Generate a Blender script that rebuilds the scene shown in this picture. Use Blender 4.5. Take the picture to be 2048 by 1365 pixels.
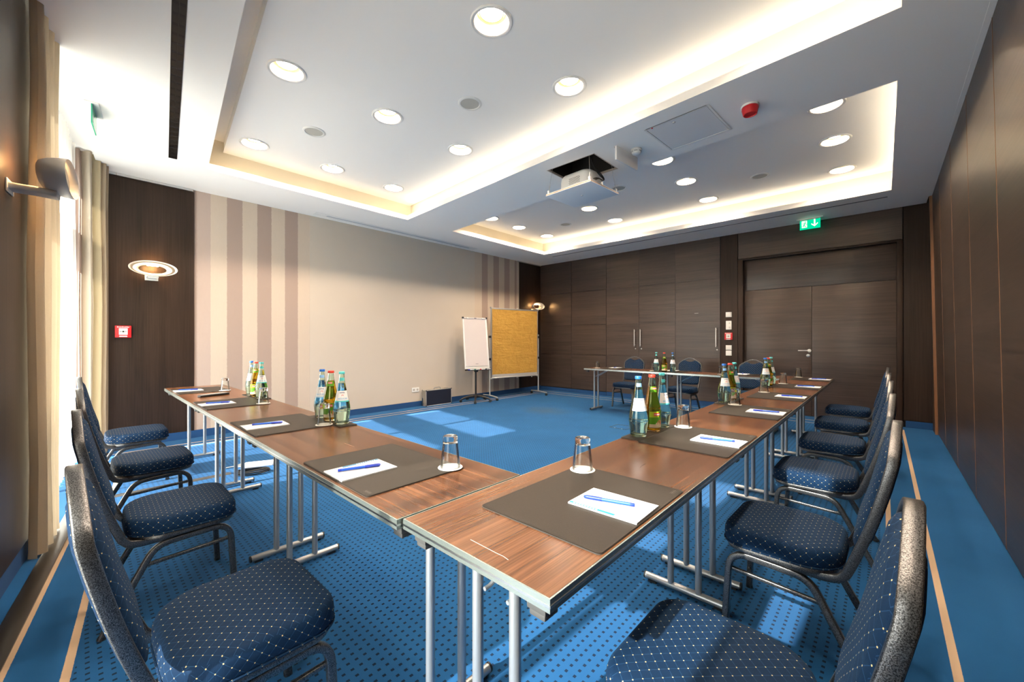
import bpy, bmesh, math, random
from mathutils import Vector, Matrix

random.seed(7)
for o in list(bpy.data.objects):
    bpy.data.objects.remove(o, do_unlink=True)
SC = bpy.context.scene
COL = SC.collection
PI = math.pi

# ------------------------------------------------------------------ camera
# world: +X runs away along the right-hand table row, +Y runs away along the left-hand row
CAM_H = 1.222
cam = bpy.data.cameras.new('camera')
cam.sensor_width = 36.0
cam.sensor_fit = 'HORIZONTAL'
cam.lens = 800.0 / 2048.0 * 36.0
cam.clip_start = 0.03
cam_o = bpy.data.objects.new('camera', cam)
COL.objects.link(cam_o)
cam_o.location = (0, 0, CAM_H)
cam_o.rotation_euler = (math.radians(90), 0, math.radians(42.85 - 90))
SC.camera = cam_o

# ------------------------------------------------------------------ sky, sun, exposure
world = bpy.data.worlds.new('sky')
SC.world = world
world.use_nodes = True
bg = world.node_tree.nodes['Background']
bg.inputs['Color'].default_value = (1.0, 0.98, 0.95, 1)
bg.inputs['Strength'].default_value = 3.3

sun = bpy.data.lights.new('sun', 'SUN')
sun.energy = 19.0
sun.angle = math.radians(0.8)
sun.color = (1.0, 0.95, 0.87)
sun_o = bpy.data.objects.new('sun', sun)
COL.objects.link(sun_o)
SUN_DIR = Vector((1.0, -0.055, -0.63))          # the way the light travels
sun_o.rotation_euler = SUN_DIR.to_track_quat('-Z', 'Y').to_euler()
sun_o.location = (-8, 3, 7)

vs = SC.view_settings
vs.view_transform = 'Standard'
vs.look = 'None'
vs.gamma = 1.0
vs.use_curve_mapping = False
vs.exposure = 1.28
cy = SC.cycles
cy.use_denoising = True
cy.max_bounces = 14
cy.diffuse_bounces = 7
cy.glossy_bounces = 5
cy.transmission_bounces = 12
cy.transparent_max_bounces = 16
cy.caustics_refractive = False
cy.caustics_reflective = False
cy.sample_clamp_indirect = 6.0

DOWNLIGHT_EMIT = 205.0
LED_BRIGHT, LED_DIM = 16.0, 5.5
SCONCE_EMIT = 300.0
WARM = (1.0, 0.80, 0.60)

# ------------------------------------------------------------------ node + material helpers
class NT:
    def __init__(s, name):
        s.m = bpy.data.materials.new(name)
        s.m.use_nodes = True
        s.t = s.m.node_tree
        s.t.nodes.clear()
        s.out = s.t.nodes.new('ShaderNodeOutputMaterial')
    def n(s, typ, **kw):
        nd = s.t.nodes.new(typ)
        for k, v in kw.items():
            setattr(nd, k, v)
        return nd
    def l(s, a, b):
        s.t.links.new(a, b)
    def put(s, sock, v):
        if isinstance(v, bpy.types.NodeSocket):
            s.l(v, sock)
        elif isinstance(v, (tuple, list)) and len(v) == 3 and sock.type == 'RGBA':
            sock.default_value = (*v, 1)
        else:
            sock.default_value = v
    def math(s, op, a, b=None, c=None):
        nd = s.n('ShaderNodeMath', operation=op)
        s.put(nd.inputs[0], a)
        if b is not None: s.put(nd.inputs[1], b)
        if c is not None: s.put(nd.inputs[2], c)
        return nd.outputs[0]
    def mix(s, fac, a, b):
        nd = s.n('ShaderNodeMix', data_type='RGBA')
        s.put(nd.inputs[0], fac); s.put(nd.inputs[6], a); s.put(nd.inputs[7], b)
        return nd.outputs[2]
    def coords(s, kind='Object'):
        return s.n('ShaderNodeTexCoord').outputs[kind]
    def sep(s, v):
        nd = s.n('ShaderNodeSeparateXYZ'); s.l(v, nd.inputs[0]); return nd.outputs
    def mapping(s, v, scale=(1, 1, 1), loc=(0, 0, 0), rot=(0, 0, 0)):
        nd = s.n('ShaderNodeMapping')
        s.l(v, nd.inputs[0])
        nd.inputs['Scale'].default_value = scale
        nd.inputs['Location'].default_value = loc
        nd.inputs['Rotation'].default_value = rot
        return nd.outputs[0]
    def noise(s, v, scale=5, detail=4, rough=0.55, dist=0.0):
        nd = s.n('ShaderNodeTexNoise')
        if v is not None: s.l(v, nd.inputs['Vector'])
        nd.inputs['Scale'].default_value = scale
        nd.inputs['Detail'].default_value = detail
        nd.inputs['Roughness'].default_value = rough
        nd.inputs['Distortion'].default_value = dist
        return nd.outputs[0]
    def ramp(s, fac, stops, interp='LINEAR'):
        nd = s.n('ShaderNodeValToRGB')
        nd.color_ramp.interpolation = interp
        e = nd.color_ramp.elements
        while len(e) < len(stops): e.new(0.5)
        for el, (p, c) in zip(e, stops):
            el.position = p
            el.color = (*c, 1) if len(c) == 3 else c
        s.put(nd.inputs[0], fac)
        return nd.outputs[0]
    def bump(s, h, strength=0.2, dist=0.01):
        nd = s.n('ShaderNodeBump')
        nd.inputs['Strength'].default_value = strength
        nd.inputs['Distance'].default_value = dist
        s.l(h, nd.inputs['Height'])
        return nd.outputs[0]
    def principled(s, color=(0.5, 0.5, 0.5), rough=0.5, metal=0.0, normal=None, **kw):
        p = s.n('ShaderNodeBsdfPrincipled')
        s.put(p.inputs['Base Color'], color)
        s.put(p.inputs['Roughness'], rough)
        s.put(p.inputs['Metallic'], metal)
        if normal is not None: s.l(normal, p.inputs['Normal'])
        for k, v in kw.items():
            s.put(p.inputs[k], v)
        return p
    def done(s, shader):
        s.l(shader, s.out.inputs[0])
        return s.m

MATS = {}
def plain(name, color, rough=0.5, metal=0.0, **kw):
    if name in MATS: return MATS[name]
    t = NT(name)
    MATS[name] = t.done(t.principled(color, rough, metal, **kw).outputs[0])
    return MATS[name]

def emit(name, color, strength):
    if name in MATS: return MATS[name]
    t = NT(name)
    e = t.n('ShaderNodeEmission')
    e.inputs[0].default_value = (*color, 1)
    e.inputs[1].default_value = strength
    MATS[name] = t.done(e.outputs[0])
    return MATS[name]

def wood(name, dark, light, axis, rough=0.38, fine=90.0, seed=0.0, wavy=0.0, spec=0.5, bumpy=0.12):
    """straight-grained veneer, grain running along the given axis (0 x, 1 y, 2 z)"""
    t = NT(name)
    co = t.coords('Object')
    rnd = t.n('ShaderNodeObjectInfo').outputs['Random']
    off = t.n('ShaderNodeCombineXYZ')
    r7 = t.math('MULTIPLY', rnd, 7.3)
    for k in range(3): t.l(r7, off.inputs[k])
    va = t.n('ShaderNodeVectorMath', operation='ADD')
    t.l(co, va.inputs[0]); t.l(off.outputs[0], va.inputs[1])
    sc = [fine, fine, fine]; sc[axis] = fine * 0.018
    sc2 = [6.0, 6.0, 6.0]; sc2[axis] = 0.35
    v1 = t.mapping(va.outputs[0], scale=sc, loc=(seed, seed, seed))
    v2 = t.mapping(va.outputs[0], scale=sc2, loc=(seed, seed, seed))
    n1 = t.noise(v1, 1.0, 3, 0.6)
    n2 = t.noise(v2, 1.0, 5, 0.6, 0.4 + wavy)
    f = t.math('ADD', t.math('MULTIPLY', n1, 0.5), t.math('MULTIPLY', n2, 0.5))
    c = t.ramp(f, [(0.30, dark), (0.68, light)])
    p = t.principled(c, rough, 0.0, normal=t.bump(n1, bumpy, 0.002))
    p.inputs['Specular IOR Level'].default_value = spec
    MATS[name] = t.done(p.outputs[0])
    return MATS[name]

# ------------------------------------------------------------------ mesh helpers
class MB:
    def __init__(s):
        s.v = []; s.f = []; s.mi = []; s.cur = 0
    def add(s, verts, faces):
        b = len(s.v)
        s.v += [tuple(p) for p in verts]
        for f in faces:
            s.f.append(tuple(b + i for i in f)); s.mi.append(s.cur)
        return s
    def box(s, x0, x1, y0, y1, z0, z1):
        x0, x1 = min(x0, x1), max(x0, x1); y0, y1 = min(y0, y1), max(y0, y1); z0, z1 = min(z0, z1), max(z0, z1)
        v = [(x, y, z) for z in (z0, z1) for y in (y0, y1) for x in (x0, x1)]
        return s.add(v, [(0, 2, 3, 1), (4, 5, 7, 6), (0, 1, 5, 4), (2, 6, 7, 3), (0, 4, 6, 2), (1, 3, 7, 5)])
    def prism(s, poly, z0, z1):
        n = len(poly)
        a = sum(poly[i][0] * poly[(i + 1) % n][1] - poly[(i + 1) % n][0] * poly[i][1] for i in range(n))
        if a < 0: poly = poly[::-1]
        v = [(p[0], p[1], z0) for p in poly] + [(p[0], p[1], z1) for p in poly]
        f = [tuple(range(n))[::-1], tuple(range(n, 2 * n))]
        f += [(i, (i + 1) % n, n + (i + 1) % n, n + i) for i in range(n)]
        return s.add(v, f)
    def loft(s, rings, cap0=True, cap1=True, closed=True):
        b = []
        n = len(rings[0])
        v = [p for r in rings for p in r]
        f = []
        for k in range(len(rings) - 1):
            for i in range(n if closed else n - 1):
                j = (i + 1) % n
                f.append((k * n + i, k * n + j, (k + 1) * n + j, (k + 1) * n + i))
        if cap0: f.append(tuple(range(n))[::-1])
        if cap1: f.append(tuple(range((len(rings) - 1) * n, len(rings) * n)))
        return s.add(v, f)
    def lathe(s, prof, n=24, c=(0, 0, 0), cap0=False, cap1=False, sx=1.0, sy=1.0):
        rings = [[(c[0] + r * sx * math.cos(2 * PI * i / n), c[1] + r * sy * math.sin(2 * PI * i / n), c[2] + z) for i in range(n)] for r, z in prof]
        return s.loft(rings, cap0, cap1)
    def cyl(s, p0, p1, r, n=12, r1=None):
        return s.tube([p0, p1], r, n, radii=[r, r if r1 is None else r1])
    def tube(s, path, r, n=10, radii=None, prof=None, up=None, closed=False):
        P = [Vector(p) for p in path]
        m = len(P)
        T = []
        for i in range(m):
            if closed:
                t = (P[(i + 1) % m] - P[i - 1])
            else:
                t = (P[min(i + 1, m - 1)] - P[max(i - 1, 0)])
            T.append(t.normalized())
        u = Vector(up) if up is not None else (Vector((0, 0, 1)) if abs(T[0].z) < 0.9 else Vector((1, 0, 0)))
        rings = []
        for i in range(m):
            t = T[i]
            if up is not None: u = Vector(up)
            u = (u - t * u.dot(t))
            if u.length < 1e-6: u = t.orthogonal()
            u.normalize()
            w = t.cross(u)
            if prof is None:
                rr = radii[i] if radii else r
                rings.append([tuple(P[i] + u * rr * math.cos(2 * PI * k / n) + w * rr * math.sin(2 * PI * k / n)) for k in range(n)])
            else:
                rings.append([tuple(P[i] + w * a + u * b) for a, b in prof])
        if closed:
            rings.append(rings[0])
            return s.loft(rings, False, False)
        return s.loft(rings)
    def sphere(s, c, r, nu=14, nv=8, sz=1.0):
        rings = []
        for j in range(1, nv):
            a = PI * j / nv
            rings.append([(c[0] + r * math.sin(a) * math.cos(2 * PI * i / nu), c[1] + r * math.sin(a) * math.sin(2 * PI * i / nu), c[2] - r * sz * math.cos(a)) for i in range(nu)])
        return s.loft(rings)
    def build(s, name, mat, parent=None, smooth=None, bevel=0.0, uv=False, seg=2):
        me = bpy.data.meshes.new(name)
        me.from_pydata(s.v, [], s.f)
        mats = mat if isinstance(mat, (list, tuple)) else [mat]
        for m in mats: me.materials.append(m)
        if len(mats) > 1: me.polygons.foreach_set('material_index', s.mi)
        bm = bmesh.new(); bm.from_mesh(me)
        bmesh.ops.remove_doubles(bm, verts=bm.verts, dist=1e-6)
        bmesh.ops.recalc_face_normals(bm, faces=bm.faces)
        if bevel > 0:
            es = [e for e in bm.edges if len(e.link_faces) == 2 and e.calc_face_angle(0) > 0.6]
            bmesh.ops.bevel(bm, geom=es, offset=bevel, segments=seg, profile=0.6, affect='EDGES', clamp_overlap=True)
        if uv:
            lay = bm.loops.layers.uv.new('UVMap')
            for f in bm.faces:
                nx, ny, nz = abs(f.normal.x), abs(f.normal.y), abs(f.normal.z)
                for lp in f.loops:
                    c = lp.vert.co
                    if nz >= nx and nz >= ny: q = (c.x, c.y)
                    elif ny >= nx: q = (c.x, c.z)
                    else: q = (c.y, c.z)
                    lp[lay].uv = q
        bm.to_mesh(me); bm.free()
        if smooth is None: smooth = 40
        if smooth:
            me.polygons.foreach_set('use_smooth', [True] * len(me.polygons))
            me.set_sharp_from_angle(angle=math.radians(smooth))
        me.update()
        o = bpy.data.objects.new(name, me)
        COL.objects.link(o)
        if parent is not None: o.parent = parent
        return o

def tag(o, label=None, cat=None, group=None, kind=None):
    if label: o['label'] = label
    if cat: o['category'] = cat
    if group: o['group'] = group
    if kind: o['kind'] = kind
    return o

def thing(name, label, cat, loc=(0, 0, 0), rz=0.0, group=None, kind=None):
    o = bpy.data.objects.new(name, None)
    o.empty_display_size = 0.1
    COL.objects.link(o)
    o.location = loc
    o.rotation_euler = (0, 0, rz)
    return tag(o, label, cat, group, kind)

KIDS = {}
def kids(o):
    return [c for c in bpy.data.objects if c.parent == o]
def copy_tree(o, parent=None):
    c = o.copy()
    COL.objects.link(c)
    c.parent = parent
    for ch in TREE.get(o.name, []): copy_tree(ch, c)
    return c
TREE = {}
def index_tree(root):
    """remember who hangs under whom, so that copying does not scan the whole file"""
    def walk(o):
        ks = kids(o)
        TREE[o.name] = ks
        for k in ks: walk(k)
    walk(root)
def dup(root, loc, rz, label, group=None):
    c = copy_tree(root)
    c.location = loc
    c.rotation_euler = (0, 0, rz)
    c['label'] = label
    if group: c['group'] = group
    return c

def text_mesh(txt, size, bend=0.0, align='CENTER', bold=0.0):
    """lettering as (verts, faces) in the x-z plane, x to the right; bend wraps it round a z axis of that radius"""
    cu = bpy.data.curves.new('lettering', 'FONT')
    cu.body = txt; cu.size = size; cu.align_x = align; cu.align_y = 'CENTER'
    cu.resolution_u = 2
    cu.offset = bold
    ob = bpy.data.objects.new('lettering', cu)
    COL.objects.link(ob)
    me = bpy.data.meshes.new_from_object(ob)
    v = [tuple(p.co) for p in me.vertices]
    f = [tuple(p.vertices) for p in me.polygons]
    bpy.data.objects.remove(ob, do_unlink=True)
    bpy.data.curves.remove(cu)
    bpy.data.meshes.remove(me)
    return v, f

def round_rect(hx, hy, r, n=5, c=(0, 0)):
    """outline of a rounded rectangle; r may be 4 radii for (++, -+, --, +-)"""
    rr = r if isinstance(r, (tuple, list)) else (r,) * 4
    pts = []
    for k, (sx, sy) in enumerate(((1, 1), (-1, 1), (-1, -1), (1, -1))):
        q = rr[k]
        for i in range(n + 1):
            a = PI / 2 * k + PI / 2 * i / n
            pts.append((c[0] + sx * (hx - q) + q * math.cos(a), c[1] + sy * (hy - q) + q * math.sin(a)))
    return pts

def smooth_path(pts, it=2):
    P = [Vector(p) for p in pts]
    for _ in range(it):
        Q = [P[0]]
        for i in range(len(P) - 1):
            a, b = P[i], P[i + 1]
            Q += [a * 0.75 + b * 0.25, a * 0.25 + b * 0.75]
        Q.append(P[-1])
        P = Q
    return [tuple(p) for p in P]

def fillet(pts, r, n=5):
    P = [Vector(p) for p in pts]
    rr = r if isinstance(r, (list, tuple)) else [r] * len(P)
    out = [P[0]]
    for i in range(1, len(P) - 1):
        a = (P[i - 1] - P[i]); b = (P[i + 1] - P[i])
        ra = min(rr[i], a.length * 0.49, b.length * 0.49)
        A = P[i] + a.normalized() * ra; B = P[i] + b.normalized() * ra
        for k in range(n + 1):
            t = k / n
            out.append(A * (1 - t) ** 2 + P[i] * 2 * t * (1 - t) + B * t * t)
    out.append(P[-1])
    return [tuple(p) for p in out]

# ------------------------------------------------------------------ materials
def carpet_material():
    t = NT('carpet')
    co = t.coords('Object')
    x, y, z = t.sep(co)
    def dmin(a, b): return t.math('MINIMUM', a, b)
    def rect(ylo, yhi, xhi, lk, lc):
        left = t.math('ADD', t.math('SUBTRACT', x, t.math('MULTIPLY', y, lk)), lc)
        d = dmin(t.math('SUBTRACT', y, ylo), t.math('SUBTRACT', yhi, y))
        return dmin(dmin(d, t.math('SUBTRACT', xhi, x)), left)
    dI = rect(-0.027, 5.93, 7.43, 0.09, 0.2335)
    dO = rect(-0.200, 6.08, 7.68, 0.11, 0.4585)
    edge = t.math('MULTIPLY', t.math('SUBTRACT', t.noise(co, 220, 1), 0.5), 0.006)
    s1 = t.math('LESS_THAN', t.math('ABSOLUTE', t.math('ADD', dI, edge)), 0.0135)
    s2 = t.math('LESS_THAN', t.math('ABSOLUTE', t.math('ADD', dO, edge)), 0.0135)
    stripe = t.math('MAXIMUM', s1, s2)
    inside = t.math('GREATER_THAN', dI, 0.02)
    def cell(v, p, half):
        f = t.math('FRACT', t.math('DIVIDE', v, p))
        return t.math('LESS_THAN', t.math('ABSOLUTE', t.math('SUBTRACT', f, 0.5)), half)
    dots = t.math('MULTIPLY', t.math('MULTIPLY', cell(x, 0.0335, 0.19), cell(y, 0.0366, 0.15)), inside)
    n1 = t.noise(co, 900, 2)
    n2 = t.noise(co, 2.2, 4)
    blue = t.ramp(n2, [(0.3, (0.009, 0.086, 0.240)), (0.7, (0.0125, 0.103, 0.280))])
    # a worn grey smudge in front of the far table
    wear = t.math('SUBTRACT', 1.0, t.math('MULTIPLY', t.math('ADD',
           t.math('POWER', t.math('MULTIPLY', t.math('SUBTRACT', x, 5.55), 1.6), 2.0),
           t.math('POWER', t.math('MULTIPLY', t.math('SUBTRACT', y, 4.35), 1.3), 2.0)), 2.2))
    wear = t.math('MULTIPLY', t.math('MAXIMUM', wear, 0.0), t.math('MULTIPLY', t.noise(co, 5, 3), 0.9))
    blue = t.mix(wear, blue, (0.055, 0.095, 0.14))
    c = t.mix(dots, blue, (0.003, 0.018, 0.052))
    c = t.mix(stripe, c, (0.56, 0.40, 0.27))
    c = t.mix(0.25, c, t.mix(n1, (0, 0, 0), c))
    p = t.principled(c, 0.95, 0.0, normal=t.bump(n1, 0.35, 0.003))
    p.inputs['Specular IOR Level'].default_value = 0.1
    p.inputs['Sheen Weight'].default_value = 0.05
    p.inputs['Sheen Roughness'].default_value = 0.5
    return t.done(p.outputs[0])
M_CARPET = carpet_material()
M_BASEBLUE = plain('carpet_skirting', (0.007, 0.055, 0.17), 0.95)
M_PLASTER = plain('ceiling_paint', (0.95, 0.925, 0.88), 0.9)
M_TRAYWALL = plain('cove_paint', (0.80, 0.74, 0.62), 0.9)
M_WOOD_V = wood('dark_oak_upright', (0.012, 0.007, 0.005), (0.046, 0.027, 0.018), 2, 0.45, spec=0.22)
M_WOOD_H = wood('dark_oak_lying', (0.020, 0.013, 0.010), (0.080, 0.054, 0.042), 1, 0.34, spec=0.5)
M_WOOD_P = wood('partition_veneer', (0.018, 0.012, 0.009), (0.064, 0.042, 0.032), 0, 0.36, 60, wavy=1.2, bumpy=0.25)
M_COPPER = plain('copper_brown_edge', (0.22, 0.10, 0.045), 0.45)
M_DARKGAP = plain('dark_gap', (0.01, 0.008, 0.007), 0.8)
M_ALU = plain('brushed_aluminium', (0.62, 0.62, 0.61), 0.35, 0.85)
M_STEEL = plain('satin_steel', (0.60, 0.58, 0.55), 0.32, 0.9)
M_WHITE = plain('white_plastic', (0.80, 0.79, 0.76), 0.45)
M_WHITEPAINT = plain('white_lacquer', (0.82, 0.81, 0.79), 0.4)
M_BLACK = plain('black_plastic', (0.012, 0.012, 0.013), 0.45)
M_RED = plain('signal_red', (0.62, 0.015, 0.02), 0.35)
M_STONE = plain('pale_sill_stone', (0.72, 0.68, 0.60), 0.6)
M_THRESH = plain('worn_bronze_threshold', (0.055, 0.047, 0.040), 0.33, 0.7)
M_LEDW = emit('led_bright', (1.0, 0.86, 0.66), LED_BRIGHT)
M_LEDD = emit('led_dim', (1.0, 0.74, 0.42), LED_DIM)

def wallpaper_material():
    t = NT('striped_wallpaper')
    co = t.coords('Object')
    x, y, z = t.sep(co)
    cream, mauve, pale = (0.56, 0.465, 0.375), (0.375, 0.28, 0.235), (0.46, 0.36, 0.31)
    ed = [(-1, mauve), (0.974, pale), (1.117, cream), (1.299, mauve), (1.47, cream), (1.65, mauve), (1.829, cream), (2.011, mauve), (2.18, cream),
          (5.9, mauve), (6.073, cream), (6.249, mauve), (6.434, cream), (6.615, mauve), (6.786, cream), (6.97, mauve), (7.046, cream)]
    x2 = t.math('ADD', x, t.math('MULTIPLY', t.math('SUBTRACT', t.noise(co, 45, 2), 0.5), 0.012))
    f = t.math('DIVIDE', t.math('ADD', x2, 1.0), 9.0)
    c = t.ramp(f, [((e + 1.0) / 9.0, k) for e, k in ed], 'CONSTANT')
    w = t.noise(t.mapping(co, scale=(60, 60, 14)), 1.0, 4)
    c = t.mix(0.12, c, t.mix(w, (0.25, 0.2, 0.17), c))
    return t.done(t.principled(c, 0.9, 0.0, normal=t.bump(w, 0.15, 0.003)).outputs[0])
M_PAPER = wallpaper_material()
def screen_material():
    t = NT('projection_paint')
    co = t.coords('Object')
    c = t.ramp(t.noise(co, 1.3, 3), [(0.3, (0.53, 0.465, 0.39)), (0.7, (0.55, 0.485, 0.41))])
    return t.done(t.principled(c, 0.85).outputs[0])
M_SCREEN = screen_material()

def cloth_material(name, stops, axis_len, translucent=0.35, rough=0.9):
    """curtain cloth; stripes follow UV x"""
    t = NT(name)
    u = t.sep(t.coords('UV'))[0]
    c = t.ramp(t.math('DIVIDE', u, axis_len), stops, 'CONSTANT')
    co = t.coords('Object')
    w = t.noise(t.mapping(co, scale=(300, 300, 300)), 1.0, 2)
    c = t.mix(0.15, c, t.mix(w, (0.1, 0.08, 0.06), c))
    p = t.principled(c, rough)
    tr = t.n('ShaderNodeBsdfTranslucent'); t.l(c, tr.inputs[0])
    mx = t.n('ShaderNodeMixShader'); mx.inputs[0].default_value = translucent
    t.l(p.outputs[0], mx.inputs[1]); t.l(tr.outputs[0], mx.inputs[2])
    return t.done(mx.outputs[0])
def sheer_material():
    t = NT('white_voile')
    d = t.n('ShaderNodeBsdfDiffuse'); d.inputs[0].default_value = (0.9, 0.89, 0.86, 1)
    tr = t.n('ShaderNodeBsdfTranslucent'); tr.inputs[0].default_value = (0.92, 0.91, 0.88, 1)
    tp = t.n('ShaderNodeBsdfTransparent')
    a = t.n('ShaderNodeMixShader'); a.inputs[0].default_value = 0.62
    t.l(d.outputs[0], a.inputs[1]); t.l(tr.outputs[0], a.inputs[2])
    b = t.n('ShaderNodeMixShader'); b.inputs[0].default_value = 0.36
    t.l(a.outputs[0], b.inputs[1]); t.l(tp.outputs[0], b.inputs[2])
    return t.done(b.outputs[0])
def pane_material():
    t = NT('window_glass')
    g = t.n('ShaderNodeBsdfGlossy'); g.inputs['Roughness'].default_value = 0.02
    tp = t.n('ShaderNodeBsdfTransparent'); tp.inputs[0].default_value = (0.96, 0.98, 0.97, 1)
    m = t.n('ShaderNodeMixShader'); m.inputs[0].default_value = 0.93
    t.l(g.outputs[0], m.inputs[1]); t.l(tp.outputs[0], m.inputs[2])
    return t.done(m.outputs[0])
M_SHEER = sheer_material()
M_PANE = pane_material()

# ------------------------------------------------------------------ the room
W_N, W_E = 6.39, 7.94          # north wall plane (y), east wall plane (x)
HC, HT = 3.13, 3.42            # lower ceiling, tray ceiling
YN, YF = -0.078, 5.49          # near and far edges of both trays

def struct(o):
    o['kind'] = 'structure'
    return o

m = MB(); m.box(-1.3, 8.5, -0.95, 6.7, -0.06, 0)
floor = struct(m.build('floor', M_CARPET, smooth=0))

# north wall: wallpaper, painted projection area, dark panels at both ends
m = MB(); m.box(-1.3, 8.3, W_N, W_N + 0.12, 0, 3.62)
wall_n = struct(m.build('wall_north', M_PAPER, smooth=0))
m = MB(); m.box(-0.45, 0.974, W_N - 0.014, W_N, 0.095, HC - 0.03); m.build('panel', M_WOOD_V, wall_n, bevel=0.002)
m = MB(); m.box(7.135, W_E, W_N - 0.014, W_N, 0.095, HC - 0.004); m.build('panel', M_WOOD_V, wall_n, bevel=0.002)
m = MB(); m.box(2.367, 5.712, W_N - 0.004, W_N, 0.095, HC); m.build('projection_area', M_SCREEN, wall_n, smooth=0)
m = MB(); m.box(-0.45, W_E, W_N - 0.012, W_N - 0.0005, 0.0, 0.094)
struct(m.build('baseboard_north', M_BASEBLUE, smooth=0))
m = MB()
for a, b in ((-0.2, 0.27), (0.275, 0.96)): m.box(a, b, W_N - 0.035, W_N - 0.015, HC - 0.028, HC - 0.001)
struct(m.build('trim_1', M_ALU, smooth=0))
m = MB(); m.box(7.05, W_E - 0.02, W_N - 0.04, W_N - 0.016, HC - 0.018, HC - 0.001)
struct(m.build('trim_2', M_ALU, smooth=0))

# east wall
m = MB()
m.box(W_E + 0.02, W_E + 0.3, 1.90, 6.5, 0, 3.62)
m.box(W_E + 0.02, W_E + 0.3, -0.9, -0.15, 0, 3.62)
m.box(W_E + 0.02, W_E + 0.3, -0.15, 1.90, 2.665, 3.62)
m.box(W_E + 0.16, W_E + 0.3, -0.15, 1.90, 0, 2.665)
wall_e = struct(m.build('wall_east', M_DARKGAP, smooth=0))
ROWS = [0.095, 0.90, 1.59, 2.372, 3.127]
def panel_box(y0, y1, z0, z1, mat, parent, x0=W_E, x1=W_E + 0.02, g=0.0035, name='panel'):
    m = MB(); cyy, czz = (y0 + y1) / 2, (z0 + z1) / 2
    m.box(x0 - W_E, x1 - W_E, y0 + g - cyy, y1 - g - cyy, z0 + g - czz, z1 - g - czz)
    o = m.build(name, mat, parent, bevel=0.0015, seg=1)
    o.location = (W_E, cyy, czz)
    return o
for ya, yb in ((5.44, W_N - 0.015), (4.51, 5.44)):
    for za, zb in zip(ROWS, ROWS[1:]): panel_box(ya, yb, za, zb, M_WOOD_H, wall_e)
panel_box(1.893, 2.178, 0.0, 3.127, M_WOOD_V, wall_e)
panel_box(-0.205, 1.89, 2.672, 3.127, M_WOOD_H, wall_e)
panel_box(-0.56, -0.21, 0.095, 3.127, M_WOOD_V, wall_e)
m = MB(); m.box(W_E - 0.012, W_E - 0.0005, 4.51, W_N - 0.015, 0, 0.085)
m.box(W_E - 0.012, W_E - 0.0005, -0.5, -0.235, 0, 0.094)
struct(m.build('baseboard_east', M_BASEBLUE, smooth=0))

# double door in a deep frame
door = thing('door_1', None, None, (W_E, 0.83, 0), 0, kind='structure')
def local(o, par=door):
    o.location = Vector(o.location) - Vector(par.location); return o
m = MB()
m.box(-0.012, 0.14, 0.98, 1.06, 0, 2.66); m.box(-0.012, 0.14, -1.035, -0.975, 0, 2.66); m.box(-0.012, 0.14, -0.975, 0.98, 2.64, 2.67)
m.build('frame', M_WOOD_V, door, bevel=0.003)
m = MB(); m.box(0.085, 0.125, -0.972, 0.977, 2.112, 2.638); m.build('transom_panel', M_WOOD_H, door, bevel=0.002)
for ya, yb in ((0.015, 0.977), (-0.972, 0.011)):
    m = MB(); m.box(0.085, 0.125, ya, yb, 0.006, 2.108)
    leaf = m.build('door_leaf', M_WOOD_H, door, bevel=0.002)
    if yb > 0.5:
        m = MB()
        m.cyl((0.085, 0.046, 1.066), (0.077, 0.046, 1.066), 0.026, 20)
        m.cyl((0.077, 0.046, 1.066), (0.035, 0.046, 1.066), 0.009, 12)
        m.tube(fillet([(0.037, 0.040, 1.066), (0.037, 0.10, 1.066), (0.037, 0.19, 1.066)], 0.01), 0.0095, 12)
        m.build('lever_handle', M_STEEL, leaf)
        m = MB(); m.lathe([(0.0, 0), (0.026, 0), (0.026, 0.006), (0.02, 0.009), (0, 0.009)], 20)
        k = m.build('lock_rosette', M_STEEL, leaf); k.rotation_euler = (0, -PI / 2, 0); k.location = (0.085, 0.06, 0.985)

# built-in cupboard with three tall doors
cup = thing('built_in_cupboard', 'dark veneered wall cupboard with three tall doors and slim bar handles', 'cupboard', (W_E, 3.345, 0))
for ya, yb, hy in ((3.747, 4.507, 3.832), (2.991, 3.744, 3.702), (2.182, 2.988, 2.244)):
    m = MB(); m.box(0.011, 0.019, ya - 3.345, yb - 3.345, 0.10, 3.125)
    d = m.build('door', M_DARKGAP, cup, smooth=0)
    for za, zb in zip(ROWS, ROWS[1:]):
        m = MB(); hh, ll = (zb - za) / 2 - 0.001, (yb - ya) / 2
        m.box(0.0, 0.011, -ll, ll, -hh, hh)
        p = m.build('panel', M_WOOD_H, d, bevel=0.001, seg=1); p.location = (0, (ya + yb) / 2 - 3.345, (za + zb) / 2)
    m = MB(); q = hy - 3.345
    m.box(-0.038, -0.026, q - 0.008, q + 0.008, 1.11, 1.465)
    m.box(-0.027, 0.0005, q - 0.006, q + 0.006, 1.135, 1.150); m.box(-0.027, 0.0005, q - 0.006, q + 0.006, 1.425, 1.440)
    m.build('handle', M_STEEL, d, bevel=0.002)
    m = MB(); m.lathe([(0, 0), (0.014, 0), (0.014, 0.004), (0.010, 0.006), (0, 0.006)], 16)
    k = m.build('lock', M_STEEL, d); k.rotation_euler = (0, -PI / 2, 0); k.location = (0.0, q - 0.012, 1.06)
m = MB(); m.box(0.004, 0.02, -1.163, 1.163, 0.0, 0.097); m.build('plinth', M_BASEBLUE, cup, smooth=0)
m = MB(); m.box(-0.002, 0.0, -0.785, -0.715, 1.743, 1.752)
m.build('brand_plate', plain('etched_plate', (0.35, 0.32, 0.30), 0.4, 0.6), cup, smooth=0)

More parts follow.
